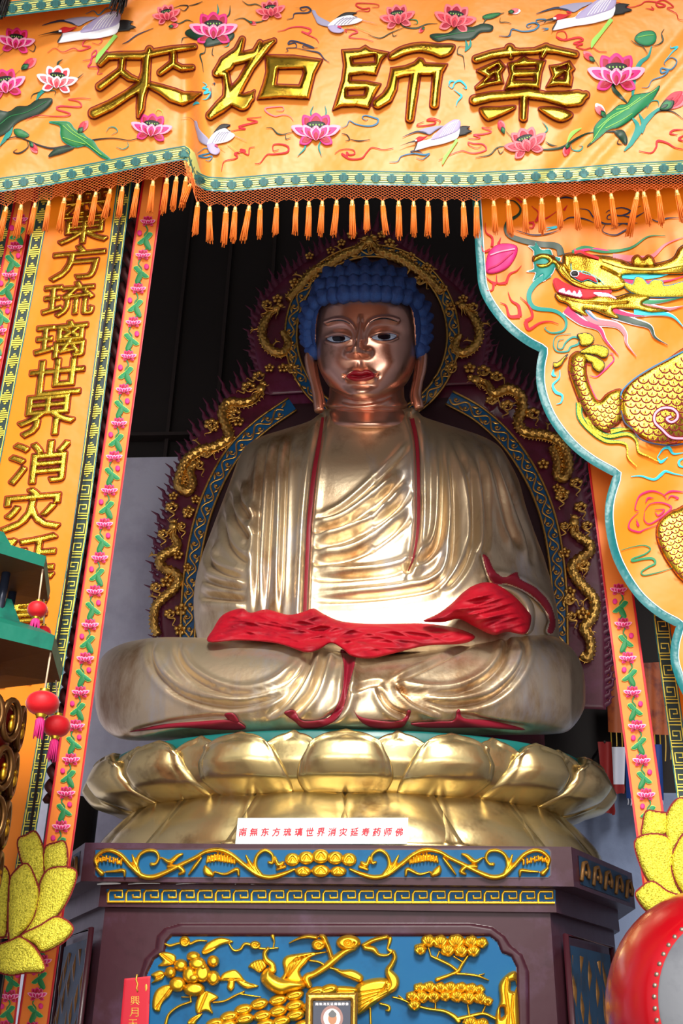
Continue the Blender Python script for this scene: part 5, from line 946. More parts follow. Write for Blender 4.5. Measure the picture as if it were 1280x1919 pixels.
# clouds near the top
def cline(lst, f, m, w, nm='embroidered_cloud'):
    b = MB()
    for pts in lst: strip(b, taper(f(pts), w), 0, cp, M[m], .006)
    b.build(nm, dc)
cline([[(570, 130), (610, 120), (660, 130)], [(690, 185), (740, 195), (770, 235), (830, 270), (900, 270), (1020, 268)], [(840, 270), (820, 310), (850, 330), (900, 335), (950, 310), (990, 290), (940, 270), (900, 290), (870, 300)], [(900, 240), (850, 245), (860, 220), (930, 225), (980, 200), (930, 180), (860, 195), (840, 210)], [(980, 195), (1040, 170)], [(930, 225), (1000, 235), (1060, 205)], [(1090, 240), (1140, 260), (1190, 240), (1260, 238)], [(590, 260), (640, 235), (720, 245), (770, 265)], [(330, 310), (420, 335), (500, 330), (570, 310)]], Zc, 'navy_thread', 3.2)
cline([[(500, 310), (560, 290), (500, 295)]], Zc, 'cyan_thread', 4)
# dragon whisker and snout curls
flame([[(585, 450), (560, 400), (440, 385), (310, 350), (270, 310), (280, 260), (340, 220), (350, 180), (310, 140), (260, 150)]], Zc, 'dark_green', 13); flame([[(520, 560), (440, 610), (400, 680), (430, 750), (550, 770), (610, 820), (600, 880), (530, 895), (490, 870), (505, 860)]], Zc, 'teal_thread', 11)
emb([pl(Zc, [(580, 470), (540, 460), (520, 420), (470, 420), (440, 375), (430, 400), (400, 400), (430, 430), (425, 480), (430, 530), (390, 545), (440, 550), (425, 600), (480, 560), (480, 600), (530, 560), (550, 520)])], 'teal_thread', 'white_thread', 1.2, .006, name='embroidered_mane')
flame([[(650, 440), (720, 410), (840, 430), (980, 410), (1080, 345), (1180, 340)]], Zc, 'green_thread', 10); flame([[(660, 430), (740, 415), (840, 425), (880, 430)]], Zc, 'pink_thread', 9); flame([[(880, 465), (1000, 470), (1100, 460), (1180, 390), (1290, 345)]], Zc, 'salmon', 14)
for pts, m, w in (([(610, 760), (700, 830), (800, 870), (840, 940), (915, 1025)], 'magenta', 17), ([(720, 780), (780, 830), (900, 850), (950, 900), (960, 960), (1015, 1030)], 'salmon', 17), ([(880, 790), (1000, 830), (1090, 860), (1120, 920), (1195, 965)], 'dark_green', 15), ([(1000, 780), (1120, 780), (1220, 800), (1290, 870)], 'cyan_thread', 15), ([(880, 770), (960, 790), (1060, 800)], 'magenta', 15), ([(1050, 740), (1180, 760), (1290, 740)], 'salmon', 13), ([(1010, 720), (1150, 715), (1290, 690)], 'green_thread', 12), ([(720, 770), (780, 820), (850, 850)], 'blue_thread', 9)):
    flame([pts], Zc, 'white_thread', w+2.6); b = MB(); q = Zc(pts); strip(b, [(x, y, max(.6, w*.8*(1-k/(len(q)-1))+.4)) for k, (x, y) in enumerate(q)], 0, cp, M[m], .010); b.build('embroidered_beard', dc)
# dragon head: upper jaw and brow, lower jaw, horns
emb([pl(Zc, [(430, 490), (425, 460), (470, 440), (530, 450), (590, 500), (600, 450), (660, 440), (740, 450), (850, 460), (940, 480), (1000, 510), (1120, 500), (1220, 470), (1260, 410), (1320, 390), (1320, 540), (1200, 560), (1000, 560), (930, 570), (960, 620), (900, 650), (840, 650), (760, 650), (690, 640), (640, 610), (590, 570), (560, 530), (540, 500), (510, 520), (460, 525), (440, 500), (490, 500), (510, 485), (480, 470)])],
    'sequin_gold', 'black_thread', 1.5, .02, 12, .006, 'dragon_head', gr=[(Zc([(600, 470), (580, 530), (640, 600), (740, 640), (860, 640)]), 1.6, .012), (Zc([(600, 500), (640, 560), (700, 560), (800, 600)]), 1.6, .012), (Zc([(820, 520), (960, 590)]), 2, .012)], lab='gold sequined dragon head',
    lines=[(Zc([(820, 480), (950, 520), (1120, 530), (1300, 500)]), 4, 'trim_gold'), (Zc([(640, 500), (650, 540), (720, 545), (790, 580), (830, 620)]), 1.4, 'cyan_thread'), (Zc([(660, 440), (690, 430), (740, 450), (800, 470)]), 5, 'red_thread')])
emb([pl(Zc, [(555, 670), (570, 710), (620, 730), (640, 760), (700, 790), (740, 800), (720, 760), (780, 770), (850, 800), (915, 810), (880, 760), (1000, 760), (1100, 780), (1195, 765), (1050, 730), (1090, 690), (980, 670), (900, 690), (850, 680), (790, 680), (730, 700), (640, 690)])], 'sequin_gold', 'black_thread', 1.5, .016, 9, .008, 'dragon_jaw', gr=[(Zc([(620, 700), (720, 720), (850, 730), (960, 720)]), 1.8, .01)])
emb([pl(Zc, [(540, 600), (560, 585), (600, 610), (680, 640), (800, 655), (870, 655), (840, 680), (780, 690), (720, 700), (620, 680), (565, 660)])], 'red_thread', 'deep_rose', 1.2, .006, name='dragon_mouth', base=.012)
emb([pl(Zc, [(570, 660), (600, 640), (610, 665), (630, 650), (645, 670), (660, 655), (675, 675), (690, 650), (700, 690), (640, 680)]), pl(Zc, [(770, 665), (850, 670), (905, 705), (860, 690), (800, 685)])], 'white_thread', 'pink_thread', .8, .006, name='dragon_teeth', base=.02)
emb([pl(Zc, [(640, 555), (680, 545), (720, 560), (770, 575), (790, 610), (740, 590), (700, 600), (660, 580)])], 'red_thread', 'cyan_thread', 1.2, .008, name='dragon_eye', base=.03); emb([('s', Zc([(655, 556, 14), (668, 556, 14)]))], 'black_thread', 'white_thread', 1.6, .008, name='dragon_pupil', base=.038)
emb([pl(Zc, [(930, 600), (990, 620), (1010, 580), (1050, 585), (1080, 620), (1110, 595), (1160, 600), (1180, 630), (1320, 600), (1320, 680), (1100, 690), (980, 660)])], 'sequin_lemon', 'blue_thread', 1.4, .014, 8, .01, 'dragon_horn'); emb([pl(Zc, [(990, 470), (1020, 450), (1050, 470), (1080, 450), (1110, 470), (1110, 510), (1000, 510)])], 'sequin_gold', 'dark_red_thread', 1.2, .014, 6, .014, 'dragon_horn')
flame([[(910, 560), (1050, 575), (1180, 560), (1320, 500)]], Zc, 'cyan_thread', 14); flame([[(930, 600), (1000, 605), (1180, 600), (1320, 560)]], Zc, 'magenta', 9)
# dragon body and leg of gold scales
def scaly(poly, rows_at, m='sequin_gold', name='dragon_body', sc=14, lab=None, ang=0, edgem='dark_red_thread'):
    b = MB(); puff(b, [poly], cp, M[m], 1.3, .02, 14, 1.6, M[edgem], base=.006)
    A = np.array(poly[1][0]); B_ = np.roll(A, -1, 0); (x0, y0), (x1, y1) = A.min(0), A.max(0); ca, sa = math.cos(ang), math.sin(ang); k = 0
    G_ = [(x, y) for x in np.arange(-300, 300, sc) for y in np.arange(-300, 300, sc*.62)]
    for gx, gy in G_:
        gx2 = gx+(sc/2 if int(round(gy/(sc*.62))) % 2 else 0); x = (x0+x1)/2+gx2*ca-gy*sa; y = (y0+y1)/2+gx2*sa+gy*ca
        if x < x0 or x > x1 or y < y0 or y > y1 or x > 1300: continue
        if sd_segs(np.array([[x]]), np.array([[y]]), A, B_)[0, 0] < sc*.42: continue
        arc = [(x+sc*.52*(math.cos(q)*ca-math.sin(q)*sa*.9), y+sc*.52*(math.cos(q)*sa+math.sin(q)*ca*.9)) for q in np.linspace(.05, PI-.05, 9)]
        strip(b, arc, sc*.14, cp, M['dark_red_thread'], .027, smooth=False, crown=.002)
        for q in (-.35, 0, .35): strip(b, [(x, y), (x+sc*.34*(math.sin(q)*ca-math.cos(q)*sa), y+sc*.34*(math.sin(q)*sa+math.cos(q)*ca))], sc*.05, cp, M['dark_red_thread'], .027, smooth=False)
    return b.build(name, dc, label=lab)
scaly(pl(Zd, [(780, 320), (850, 240), (1000, 140), (1150, 60), (1320, -40), (1400, 100), (1400, 700), (1200, 780), (1040, 780), (920, 720), (800, 640), (755, 520), (750, 400)]), 0, sc=19, lab='gold scaled dragon body', ang=.1)
scaly(pl(Zd, [(320, 30), (380, -5), (450, 40), (450, 180), (500, 330), (560, 420), (640, 350), (760, 330), (760, 560), (680, 640), (620, 680), (540, 650), (440, 520), (370, 370), (305, 180), (305, 80)]), 0, name='dragon_leg', sc=14, ang=.15, lab='gold scaled dragon foreleg')
flame([[(440, 200), (480, 290), (530, 390), (575, 470), (610, 390), (680, 330), (770, 318)]], Zd, 'pink_thread', 4)
for pts in ([(260, 60), (230, 110), (180, 130), (175, 90), (210, 90), (290, 20)], [(440, 20), (520, 40), (560, 60), (600, 90), (600, 130), (560, 165), (510, 130), (500, 90), (460, 70)], [(400, 0), (470, -40), (540, -60), (630, -30), (630, 30), (590, 45), (540, 20), (470, 10)]): emb([pl(Zd, pts)], 'sequin_lemon', 'black_thread', 1.6, .014, 6, .014, 'dragon_claw')
emb([pl(Zc, [(690, 930), (680, 905), (740, 900), (770, 930), (750, 960), (700, 965)])], 'sequin_lemon', 'black_thread', 1.6, .014, 6, .014, 'dragon_claw')
for pts in ([(390, 430), (400, 560), (500, 680), (620, 760), (740, 770), (800, 800), (810, 900), (885, 980)], [(450, 560), (520, 660), (640, 720), (800, 700), (880, 750), (900, 850), (980, 890), (1075, 940)], [(660, 680), (760, 660), (820, 660)]):
    flame([pts], Zd, 'green_thread', 13); b = MB(); q = Zd(pts); strip(b, [(x, y, max(.5, 8*(1-.8*k/(len(q)-1)))) for k, (x, y) in enumerate(q)], 0, cp, M['sequin_lemon'], .011); b.build('embroidered_fin', dc)
flame([[(1120, 370), (1110, 430), (1150, 390), (1180, 420), (1230, 430), (1240, 350), (1290, 260)]], Zd, 'lime', 14)
b = MB(); q = Zd([(1300, 740), (1180, 730), (1100, 660), (1040, 600), (1040, 530), (1100, 480), (1180, 480), (1230, 520), (1230, 570), (1180, 600), (1140, 570), (1180, 550)]); strip(b, [(x, y, 8) for x, y in q], 0, cp, M['dark_red_thread'], .028); strip(b, [(x, y, 4) for x, y in q], 0, cp, M['pale_pink'], .031); b.build('embroidered_curl', dc)
b = MB(); q = Zd([(750, 400), (760, 330), (860, 230), (1000, 140), (1150, 60), (1290, -10)]); strip(b, q, 3, cp, M['blue_thread'], .026); q = Zd([(750, 500), (780, 600), (850, 660), (910, 740), (1020, 780), (1180, 800), (1300, 780)]); strip(b, q, 3, cp, M['navy_thread'], .026); b.build('embroidered_outline', dc)
cline([[(660, 0), (690, 60), (650, 110), (600, 160), (540, 210), (480, 200)], [(640, 20), (690, 10)], [(450, 100), (490, 110)]], Zd, 'pink_thread', 3.5); cline([[(175, 140), (165, 190), (195, 205)], [(225, 150), (220, 220), (165, 280), (190, 340), (245, 370), (235, 430), (195, 445)]], Zd, 'cyan_thread', 6); cline([[(835, 1065), (920, 1060), (1030, 1090), (1090, 1050), (1130, 1020), (1200, 1040), (1300, 1060)], [(1060, 900), (1110, 830), (1160, 820), (1200, 870), (1290, 860)], [(1060, 900), (1090, 940), (1150, 900)], [(1300, 900), (1250, 930), (1250, 970), (1300, 990)]], Zd, 'cyan_thread', 6)
cline([[(600, 930), (570, 940), (565, 980), (590, 985), (610, 950), (650, 920), (690, 930), (680, 960), (640, 975), (620, 1000), (560, 1000), (540, 960), (560, 910), (640, 900)]], Zc, 'teal_thread', 4.5)
cline([[(900, 1360), (870, 1340), (900, 1240), (960, 1200), (1030, 1190), (1110, 1220), (1140, 1260)], [(1110, 1230), (1180, 1190), (1300, 1200)], [(900, 1370), (830, 1440), (820, 1510), (900, 1540), (950, 1520), (1060, 1480)], [(950, 1360), (1000, 1300), (1100, 1290), (1180, 1330), (1110, 1400), (1000, 1470), (950, 1440), (950, 1370)], [(1040, 1370), (1070, 1400), (1120, 1350), (1040, 1350)], [(960, 1290), (980, 1250), (1030, 1250)], [(880, 1460), (900, 1490), (880, 1430)], [(1150, 1260), (1180, 1230), (1240, 1250), (1210, 1260)]], Zd, 'magenta', 4)
cline([[(470, 403), (600, 365), (720, 350), (785, 385), (730, 440), (600, 490), (600, 515), (720, 490), (810, 490), (835, 540), (760, 580), (690, 630), (720, 665), (850, 640), (920, 620), (1010, 590)]], Ze, 'green_thread', 5)
scaly(pl(Ze, [(850, 180), (880, 100), (960, 20), (1060, -30), (1250, -40), (1250, 760), (1120, 720), (1010, 590), (920, 450), (860, 300)]), 0, name='dragon_tail', sc=15, ang=-.3, lab='gold scaled coil of the dragon tail')
flame([[(1070, 490), (1040, 400), (1060, 250), (1000, 180), (1050, 80), (960, 60)]], Ze, 'teal_thread', 5)
b = MB(); q = P(np.array([888., 1150., 1418.]), np.array([340., 338., 336.]), CY+.01); tube(b, q, .02, M['dark_wood'], 10)
for k in (0, 2): tube(b, [q[k], (q[k][0], q[k][1], 9.9)], .01, M['dark_wood'], 8)
b.build('hanging_pole', dc)
# ---------------------------------------------------------------- carving on the altar front
AG = M['altar_gold']; fz = plane(-.001); mt = plane(.074); bd = plane(.099)
mk('white_chip', (226, 232, 236), .7)
rect = lambda x0, y0, x1, y1, r=4: [(x0+r, y0), (x1-r, y0), (x1, y0+r), (x1, y1-r), (x1-r, y1), (x0+r, y1), (x0, y1-r), (x0, y0+r)]
b = MB(); puff(b, [('p', [rect(178, 1592, 1031, 1643)])], fz, M['altar_blue'], 3, .0, 4, 2.2, M['lacquer_dark'], base=.002); fr0 = b.build('frieze_panel', altar, label='blue painted frieze panel')
ZF = lambda p: T(p, 160, 1570, 2.783); mir = lambda pts: [(1208-p[0],)+tuple(p[1:]) for p in pts]
def relief(mb, shapes, mp, h=.022, e=5, step=1.1, gr=None, base=.003, m=None): puff(mb, shapes, mp, m or AG, step, h, e, base=base, grooves=gr)
sk = lambda p: ('s', [tuple(q) for q in cr(p, False, 5)])
half = [[(60, 145, 10), (52, 110, 10), (85, 75, 11), (130, 66, 12), (185, 90, 13), (235, 145, 14), (290, 195, 15), (350, 205, 15), (420, 180, 14), (500, 140, 13), (570, 105, 12), (630, 72, 12), (700, 64, 13), (760, 88, 14), (820, 135, 14), (890, 188, 14), (960, 206, 14), (1030, 190, 13), (1090, 165, 9)],
    [(290, 200, 13), (268, 150, 12), (280, 95, 11), (320, 68, 11), (365, 72, 11), (382, 105, 10), (365, 135, 9), (345, 138, 11)], [(920, 200, 13), (888, 150, 12), (895, 95, 11), (935, 66, 11), (975, 90, 10), (975, 130, 9), (958, 128, 9)],
    [(245, 90, 5), (262, 140, 13), (290, 190, 8)], [(838, 92, 5), (865, 145, 13), (900, 190, 8)], [(540, 192, 5), (570, 150, 11), (605, 105, 6)], [(625, 150, 8), (635, 175, 22), (660, 192, 14)], [(675, 178, 6), (730, 190, 9), (790, 165, 12), (800, 195, 8)], [(75, 170, 8), (85, 185, 16), (60, 160, 10)], [(110, 178, 6), (160, 175, 10), (200, 172, 12), (205, 200, 6)],
    [(400, 105, 6), (440, 125, 14), (480, 95, 12), (505, 85, 7)], [(430, 150, 8), (480, 150, 12), (510, 175, 14), (490, 190, 8)], [(990, 100, 6), (1005, 140, 14), (1030, 130, 10)], [(1000, 165, 8), (1040, 150, 10)]]
for k in range(7): half.append([(72+k*19, 95+abs(k-2)*5, 7), (66+k*20, 118+abs(k-2)*5, 8)])
for k in range(9): half.append([(640+k*17, 85+abs(k-3)*4, 7), (634+k*18, 118+abs(k-3)*3, 8)])
for fn in (lambda p: p, mir):
    b = MB(); relief(b, [sk(fn(ZF(p))) for p in half], fz, .026, 5.5); build_sub(b, 'gold_scroll', fr0)
b = MB()
for k, (x, y, rx, ry) in enumerate(((548, 1611, 15, 13), (654, 1611, 15, 13), (574, 1608, 16, 13), (628, 1608, 16, 13), (568, 1633, 16, 10), (634, 1633, 16, 10), (601, 1605, 17, 14), (601, 1632, 18, 12))):
    relief(b, [('p', [[(x+rx*math.cos(q), y+ry*math.sin(q)) for q in np.linspace(0, 2*PI, 20, endpoint=False)]])], fz, .022, 8, base=.004+.002*k, gr=[([(x-rx*.4, y+ry*.2), (x, y-ry*.5), (x+rx*.4, y+ry*.2)], 1.5, .008)], m=M['sequin_lemon'] if 0 else AG)
build_sub(b, 'gold_lotus', fr0)
b = MB(); puff(b, [('p', [[(200, 1666), (1041, 1668), (1041, 1694), (200, 1691)]])], mt, M['altar_blue'], 3, 0, 3, base=.002); f0 = b.build('fret_band', altar, label='teal band with gold key fret')
b = MB(); n = 25; pw = 840/n
for k in range(n):
    f = lambda x, y: (200.5+(k+x)*pw, 1668+y*22+(k/n)*2)
    for pl in ([(0, 1), (.98, 1)], [(.06, .96), (.06, .28), (.16, .02), (.86, .02), (.86, .62), (.44, .62), (.44, .36)]): strip(b, [f(*q) for q in pl], 4.6, mt, AG, .006, smooth=False, crown=.004)
build_sub(b, 'gold_fret', f0)
b = MB()
for u0, u1, w in ((182, 226, 5), (240, 300, 2.5), (330, 400, 2), (440, 452, 2.5), (470, 560, 2), (800, 880, 2), (628, 640, 2)): strip(b, [(u0, 1657, w*.4), ((u0+u1)/2, 1655, w), (u1, 1656, w*.3)], 0, plane(.04), M['white_chip'], .004)
b.build('chipped_paint', altar, label='white chips where the paint has peeled')
# ---- big carved panel
fo = [(262, 1990), (262, 1830), (272, 1797), (292, 1777), (295, 1755), (310, 1740), (340, 1731), (880, 1731), (922, 1738), (945, 1755), (956, 1772), (978, 1790), (990, 1820), (993, 1990)]
fi = [(277, 1985), (275, 1826), (289, 1797), (309, 1785), (312, 1765), (322, 1754), (918, 1754), (932, 1765), (940, 1785), (958, 1792), (968, 1812), (972, 1985)]
b = MB(); puff(b, [('p', [fo, fi])], bd, M['lacquer'], 2, .016, 6, 2.0, M['lacquer_dark'], base=.002); b.build('panel_frame', altar, label='raised lacquer frame with scalloped corners')
b = MB(); puff(b, [('p', [fi])], bd, M['altar_blue'], 3, 0, 4, 1.0, M['iris_black'], base=.003); pn = b.build('carved_panel', altar, label='blue panel with gilded peony, cranes and pines')
ZA = lambda p: T(p, 260, 1720, 3.368); ZB = lambda p: T(p, 600, 1720, 3.2)
def rl_(name, lst, h=.035, e=6, lab=None):
    b = MB()
    for it in lst: relief(b, it[0], bd, it[1] if len(it) > 1 else h, it[2] if len(it) > 2 else e, 1.1, it[3] if len(it) > 3 else None, it[4] if len(it) > 4 else .004)
    o = b.build(name, altar, label=lab); o.parent = pn
ep = lambda f, x, y, rx, ry, a=0: ('p', [f([(x+rx*math.cos(q)*math.cos(a)-ry*math.sin(q)*math.sin(a), y+rx*math.cos(q)*math.sin(a)+ry*math.sin(q)*math.cos(a)) for q in np.linspace(0, 2*PI, 18, endpoint=False)])])
pa = lambda pts: ('p', [cr(ZA(pts), True, 4)]); sa = lambda pts: sk(ZA(pts)); pb = lambda pts: ('p', [cr(ZB(pts), True, 4)]); sb = lambda pts: sk(ZB(pts))
L_ = [([pa(p)], .02, 5, [(ZA(v_), 1.3, .012)]) for p, v_ in (([(120, 225), (180, 215), (235, 240), (225, 290), (180, 305), (120, 305), (150, 270)], [(140, 230), (220, 290)]), ([(75, 360), (130, 330), (165, 350), (150, 390), (80, 415), (100, 385)], [(80, 390), (160, 360)]), ([(85, 570), (100, 470), (160, 425), (225, 430), (200, 490), (150, 540), (130, 595)], [(110, 570), (200, 450)]), ([(355, 560), (380, 480), (430, 460), (505, 500), (455, 540), (470, 605), (420, 590), (370, 605)], [(380, 590), (430, 470)]), ([(305, 670), (330, 630), (405, 600), (370, 650), (350, 680)], [(320, 660), (390, 610)]), ([(395, 215), (430, 160), (500, 125), (560, 130), (598, 155), (520, 175), (470, 210), (420, 235)], [(410, 220), (580, 150)]), ([(510, 400), (530, 350), (600, 325), (640, 350), (680, 400), (760, 430), (690, 450), (640, 430), (610, 400), (605, 440), (580, 465), (555, 440), (560, 400)], [(540, 390), (640, 390), (740, 430)]))]
L_ += [([ep(ZA, x, y, rx, ry)], .04, 9, None, .006+.002*k) for k, (x, y, rx, ry) in enumerate(((265, 300, 45, 42), (200, 345, 38, 38), (245, 420, 55, 50), (350, 450, 70, 48), (470, 380, 45, 50), (470, 275, 40, 40), (345, 245, 45, 35), (320, 360, 45, 55), (400, 350, 55, 60), (370, 290, 55, 45), (345, 380, 40, 35), (405, 310, 30, 30)))]
rl_('carved_peony', L_, lab='gilded carved peony with leaves')
rl_('carved_branch', [([sa([(170, 670, 12), (190, 610, 10), (250, 560, 9), (330, 530, 8)]), sa([(330, 530, 7), (325, 490, 6)]), sa([(470, 535, 7), (540, 525, 8), (610, 490, 8), (665, 465, 6)]), sa([(640, 480, 6), (700, 490, 6), (770, 500, 4)]), sa([(270, 500, 4), (320, 500, 5)])], .02, 3)])
rl_('carved_ribbon', [([sa([(165, 165, 8), (200, 175, 10), (260, 160, 9), (320, 165, 10), (370, 145, 10), (430, 145, 4)]), sa([(570, 165, 6), (600, 205, 9), (640, 200, 10), (670, 165, 11), (720, 175, 11), (780, 195, 9), (880, 190, 5)])], .02, 3), ([ep(ZA, 290, 150, 36, 36)], .03, 6, [(ZA([(290+24*math.cos(q)*(1-q/9), 150+24*math.sin(q)*(1-q/9)) for q in np.linspace(0, 8, 16)]), 1.2, .014)], .012), ([ep(ZA, 735, 172, 36, 28)], .03, 6, [(ZA([(735+22*math.cos(q)*(1-q/9), 172+18*math.sin(q)*(1-q/9)) for q in np.linspace(0, 8, 16)]), 1.2, .014)], .012)])
rl_('carved_crane', [([pa([(690, 310), (720, 275), (780, 262), (812, 300), (790, 330), (760, 350), (720, 325)])], .025, 5, [(ZA([(710+20*k, 270), (730+20*k, 330)]), .8, .008) for k in range(4)]), ([pa([(905, 280), (930, 240), (1000, 225), (1100, 215), (1195, 215), (1100, 245), (1060, 290), (1020, 340), (1040, 400), (980, 430), (900, 420), (870, 400), (915, 350)])], .03, 7, [(ZA([(920, 400), (950+22*k, 300-14*k), (1000+28*k, 250-6*k)]), 1.0, .012) for k in range(5)]), ([sa([(815, 195, 14), (795, 225, 16), (805, 265, 20), (840, 295, 22), (845, 330, 26)])], .03, 5, None, .01), ([pa([(765, 380), (790, 330), (830, 310), (850, 350), (900, 380), (960, 380), (1040, 400), (1050, 445), (960, 470), (900, 488), (840, 470), (790, 430)])], .055, 14, None, .012), ([sa([(850, 185, 6), (855, 150, 7), (845, 115, 14)])], .02, 3)], lab='gilded crane with raised wing')
rl_('carved_pine_trunk', [([sa([(1075, 430, 22), (1060, 380, 28), (1110, 355, 24), (1180, 310, 26), (1240, 260, 26), (1300, 215, 24), (1360, 190, 20)]), sa([(1215, 250, 18), (1200, 200, 18), (1170, 130, 20), (1150, 115, 14)]), sa([(950, 160, 4), (1000, 135, 9), (1060, 120, 14), (1120, 125, 14)]), sa([(1080, 270, 8), (1140, 280, 9), (1190, 310, 10), (1260, 330, 12)])], .04, 7), ([ep(ZA, 1135, 170, 46, 36)], .03, 7, [(ZA([(1135+26*math.cos(q)*(1-q/9), 172+20*math.sin(q)*(1-q/9)) for q in np.linspace(0, 8, 16)]), 1.2, .014)], .02), ([sb([(260, 165, 16), (320, 135, 16), (400, 115, 14)]), sb([(270, 180, 18), (320, 190, 20), (350, 220, 14), (400, 225, 10), (430, 205, 6)])], .035, 6), ([ep(ZB, 170, 150, 76, 48)], .04, 9, [(ZB([(170+34*math.cos(q)*(1-q/9), 150+26*math.sin(q)*(1-q/9)) for q in np.linspace(0, 8, 16)]), 1.4, .016)], .015), ([pb([(60, 300), (130, 310), (200, 310), (260, 350), (240, 390), (180, 370), (130, 350)])], .035, 7)])
fe = [([ep(ZA, x, y, 62, 38, -.25)], .03, 9, [(ZA([(x-30, y+8), (x+20, y-6)]), 1.2, .007)], .004+.0016*k) for k, (x, y) in enumerate([(480, 670), (570, 625), (660, 580), (760, 545), (880, 520), (985, 488), (560, 680), (670, 640), (780, 620), (880, 590), (985, 555), (800, 675), (900, 655), (990, 615), (1040, 680), (1090, 560), (1120, 470), (1200, 455)])]
rl_('carved_tail_feathers', fe, lab='gilded overlapping tail feathers')
rl_('carved_crane', [([pb([(0, 440), (60, 410), (180, 410), (230, 430), (180, 470), (0, 470)])], .03, 8, [(ZB([(0, 440), (200, 440)]), 1.4, .01)]), ([pb([(210, 410), (280, 370), (380, 358), (440, 390), (430, 450), (370, 490), (330, 520), (260, 570), (215, 580), (215, 480)])], .045, 12, [(ZB([(230, 570-30*k), (300+20*k, 500-18*k), (400, 450-16*k)]), 1.0, .010) for k in range(5)]), ([sb([(440, 205, 14), (448, 240, 16), (430, 280, 18), (410, 320, 24), (440, 370, 34), (440, 410, 30), (410, 440, 20)])], .04, 7, None, .012), ([sb([(425, 200, 14), (405, 185, 8), (415, 150, 12), (420, 125, 14)])], .02, 3), ([sb([(300, 540, 8), (302, 600, 8), (305, 680, 8)]), sb([(360, 515, 9), (410, 530, 10), (412, 555, 12), (395, 555, 6)])], .025, 3)], lab='gilded crane standing beside the picture frame')
def pine(name, pads, tw):
    L_ = [([sb(t)], .025, 4) for t in tw]
    for k, (x, y, r) in enumerate(pads): L_.append(([pb([(x+r*(1+.07*math.cos(5*q+k))*math.cos(q), y+r*.86*(1+.07*math.cos(5*q))*math.sin(q)) for q in np.linspace(0, 2*PI, 20, endpoint=False)])], .032, 8, [(ZB([(x, y+r*.55), (x+r*.7*math.sin(a_), y-r*.5*math.cos(a_))]), .8, .010) for a_ in (-1.2, -.6, 0, .6, 1.2)], .006+.0015*k))
    rl_(name, L_)
pine('carved_pine', [(600, 185, 40), (650, 140, 46), (720, 145, 50), (815, 145, 56), (905, 145, 46), (970, 150, 40), (765, 195, 46), (845, 200, 44), (920, 200, 42), (600, 195, 36)], [[(700, 370, 14), (770, 345, 12), (825, 320, 13), (850, 280, 12), (885, 230, 9)], [(825, 320, 11), (780, 285, 11), (720, 255, 11), (665, 230, 9)], [(700, 240, 7), (715, 200, 6)], [(665, 230, 7), (650, 180, 6)], [(855, 265, 7), (800, 230, 6)], [(820, 335, 9), (890, 340, 9), (950, 350, 9), (1010, 375, 4)], [(950, 345, 5), (985, 335, 3)]])
pine('carved_pine', [(595, 420, 38), (655, 415, 42), (720, 418, 40), (780, 420, 44), (845, 418, 40), (905, 425, 42), (955, 430, 36), (550, 470, 38), (610, 475, 44), (680, 475, 42), (750, 470, 38), (820, 472, 44), (890, 480, 46), (960, 482, 44), (1005, 500, 34), (565, 525, 40), (900, 630, 46), (970, 640, 46)], [[(435, 475, 6), (490, 490, 9), (560, 520, 10), (640, 545, 11), (740, 560, 13), (800, 590, 16), (830, 620, 18)], [(820, 610, 16), (900, 590, 14), (980, 575, 12), (1050, 605, 12)], [(470, 465, 3), (500, 490, 6)], [(690, 550, 7), (692, 500, 6)], [(895, 590, 8), (885, 520, 7)], [(970, 575, 8), (990, 530, 7)]])
rl_('carved_rock', [([('p', [cr(ZB([(1060, 700), (1050, 580), (1075, 500), (1070, 400), (1110, 345), (1150, 320), (1178, 330), (1180, 420), (1190, 520), (1185, 700)]), True, 3), ZB([(1145, 385), (1170, 378), (1178, 410), (1165, 440), (1145, 435)]), ZB([(1082, 540), (1100, 540), (1105, 580), (1085, 600)])])], .045, 8, [(ZB([(1120, 360), (1115, 450), (1130, 560), (1125, 680)]), 1.6, .014), (ZB([(1160, 460), (1150, 560), (1165, 660)]), 1.4, .012)])], lab='gilded scholar rock')
# ---- chamfer sides
SB = mat('shaded_blue', s2l(8, 50, 78), .6, var=[(s2l(10, 20, 28), 6, .5, .7)])  # altar blue darkened, painting in the shade on the chamfer sides
OG = mat('shaded_gold', s2l(120, 84, 40), .5, .5, (50, .3, .008), var=[((.06, .03, .01), 12, .5, .7)])  # side carving's gold, its shade put into a darker colour
def cham(side):
    s = 1 if side > 0 else -1; a0, a1 = (np.array([1.117, 0]), np.array([1.52, .75])) if s > 0 else (np.array([-1.10, 0]), np.array([-1.50, .75])); d = (a1-a0); L = np.linalg.norm(d); d /= L; n = np.array([d[1], -d[0]])*s
    def mp(inset): 
        o = a0-n*inset
        return lambda u, v, h: np.stack([o[0]+d[0]*np.asarray(u)+n[0]*np.asarray(h), o[1]+d[1]*np.asarray(u)+n[1]*np.asarray(h), np.asarray(v)+0*np.asarray(u)], -1)
    return mp, L
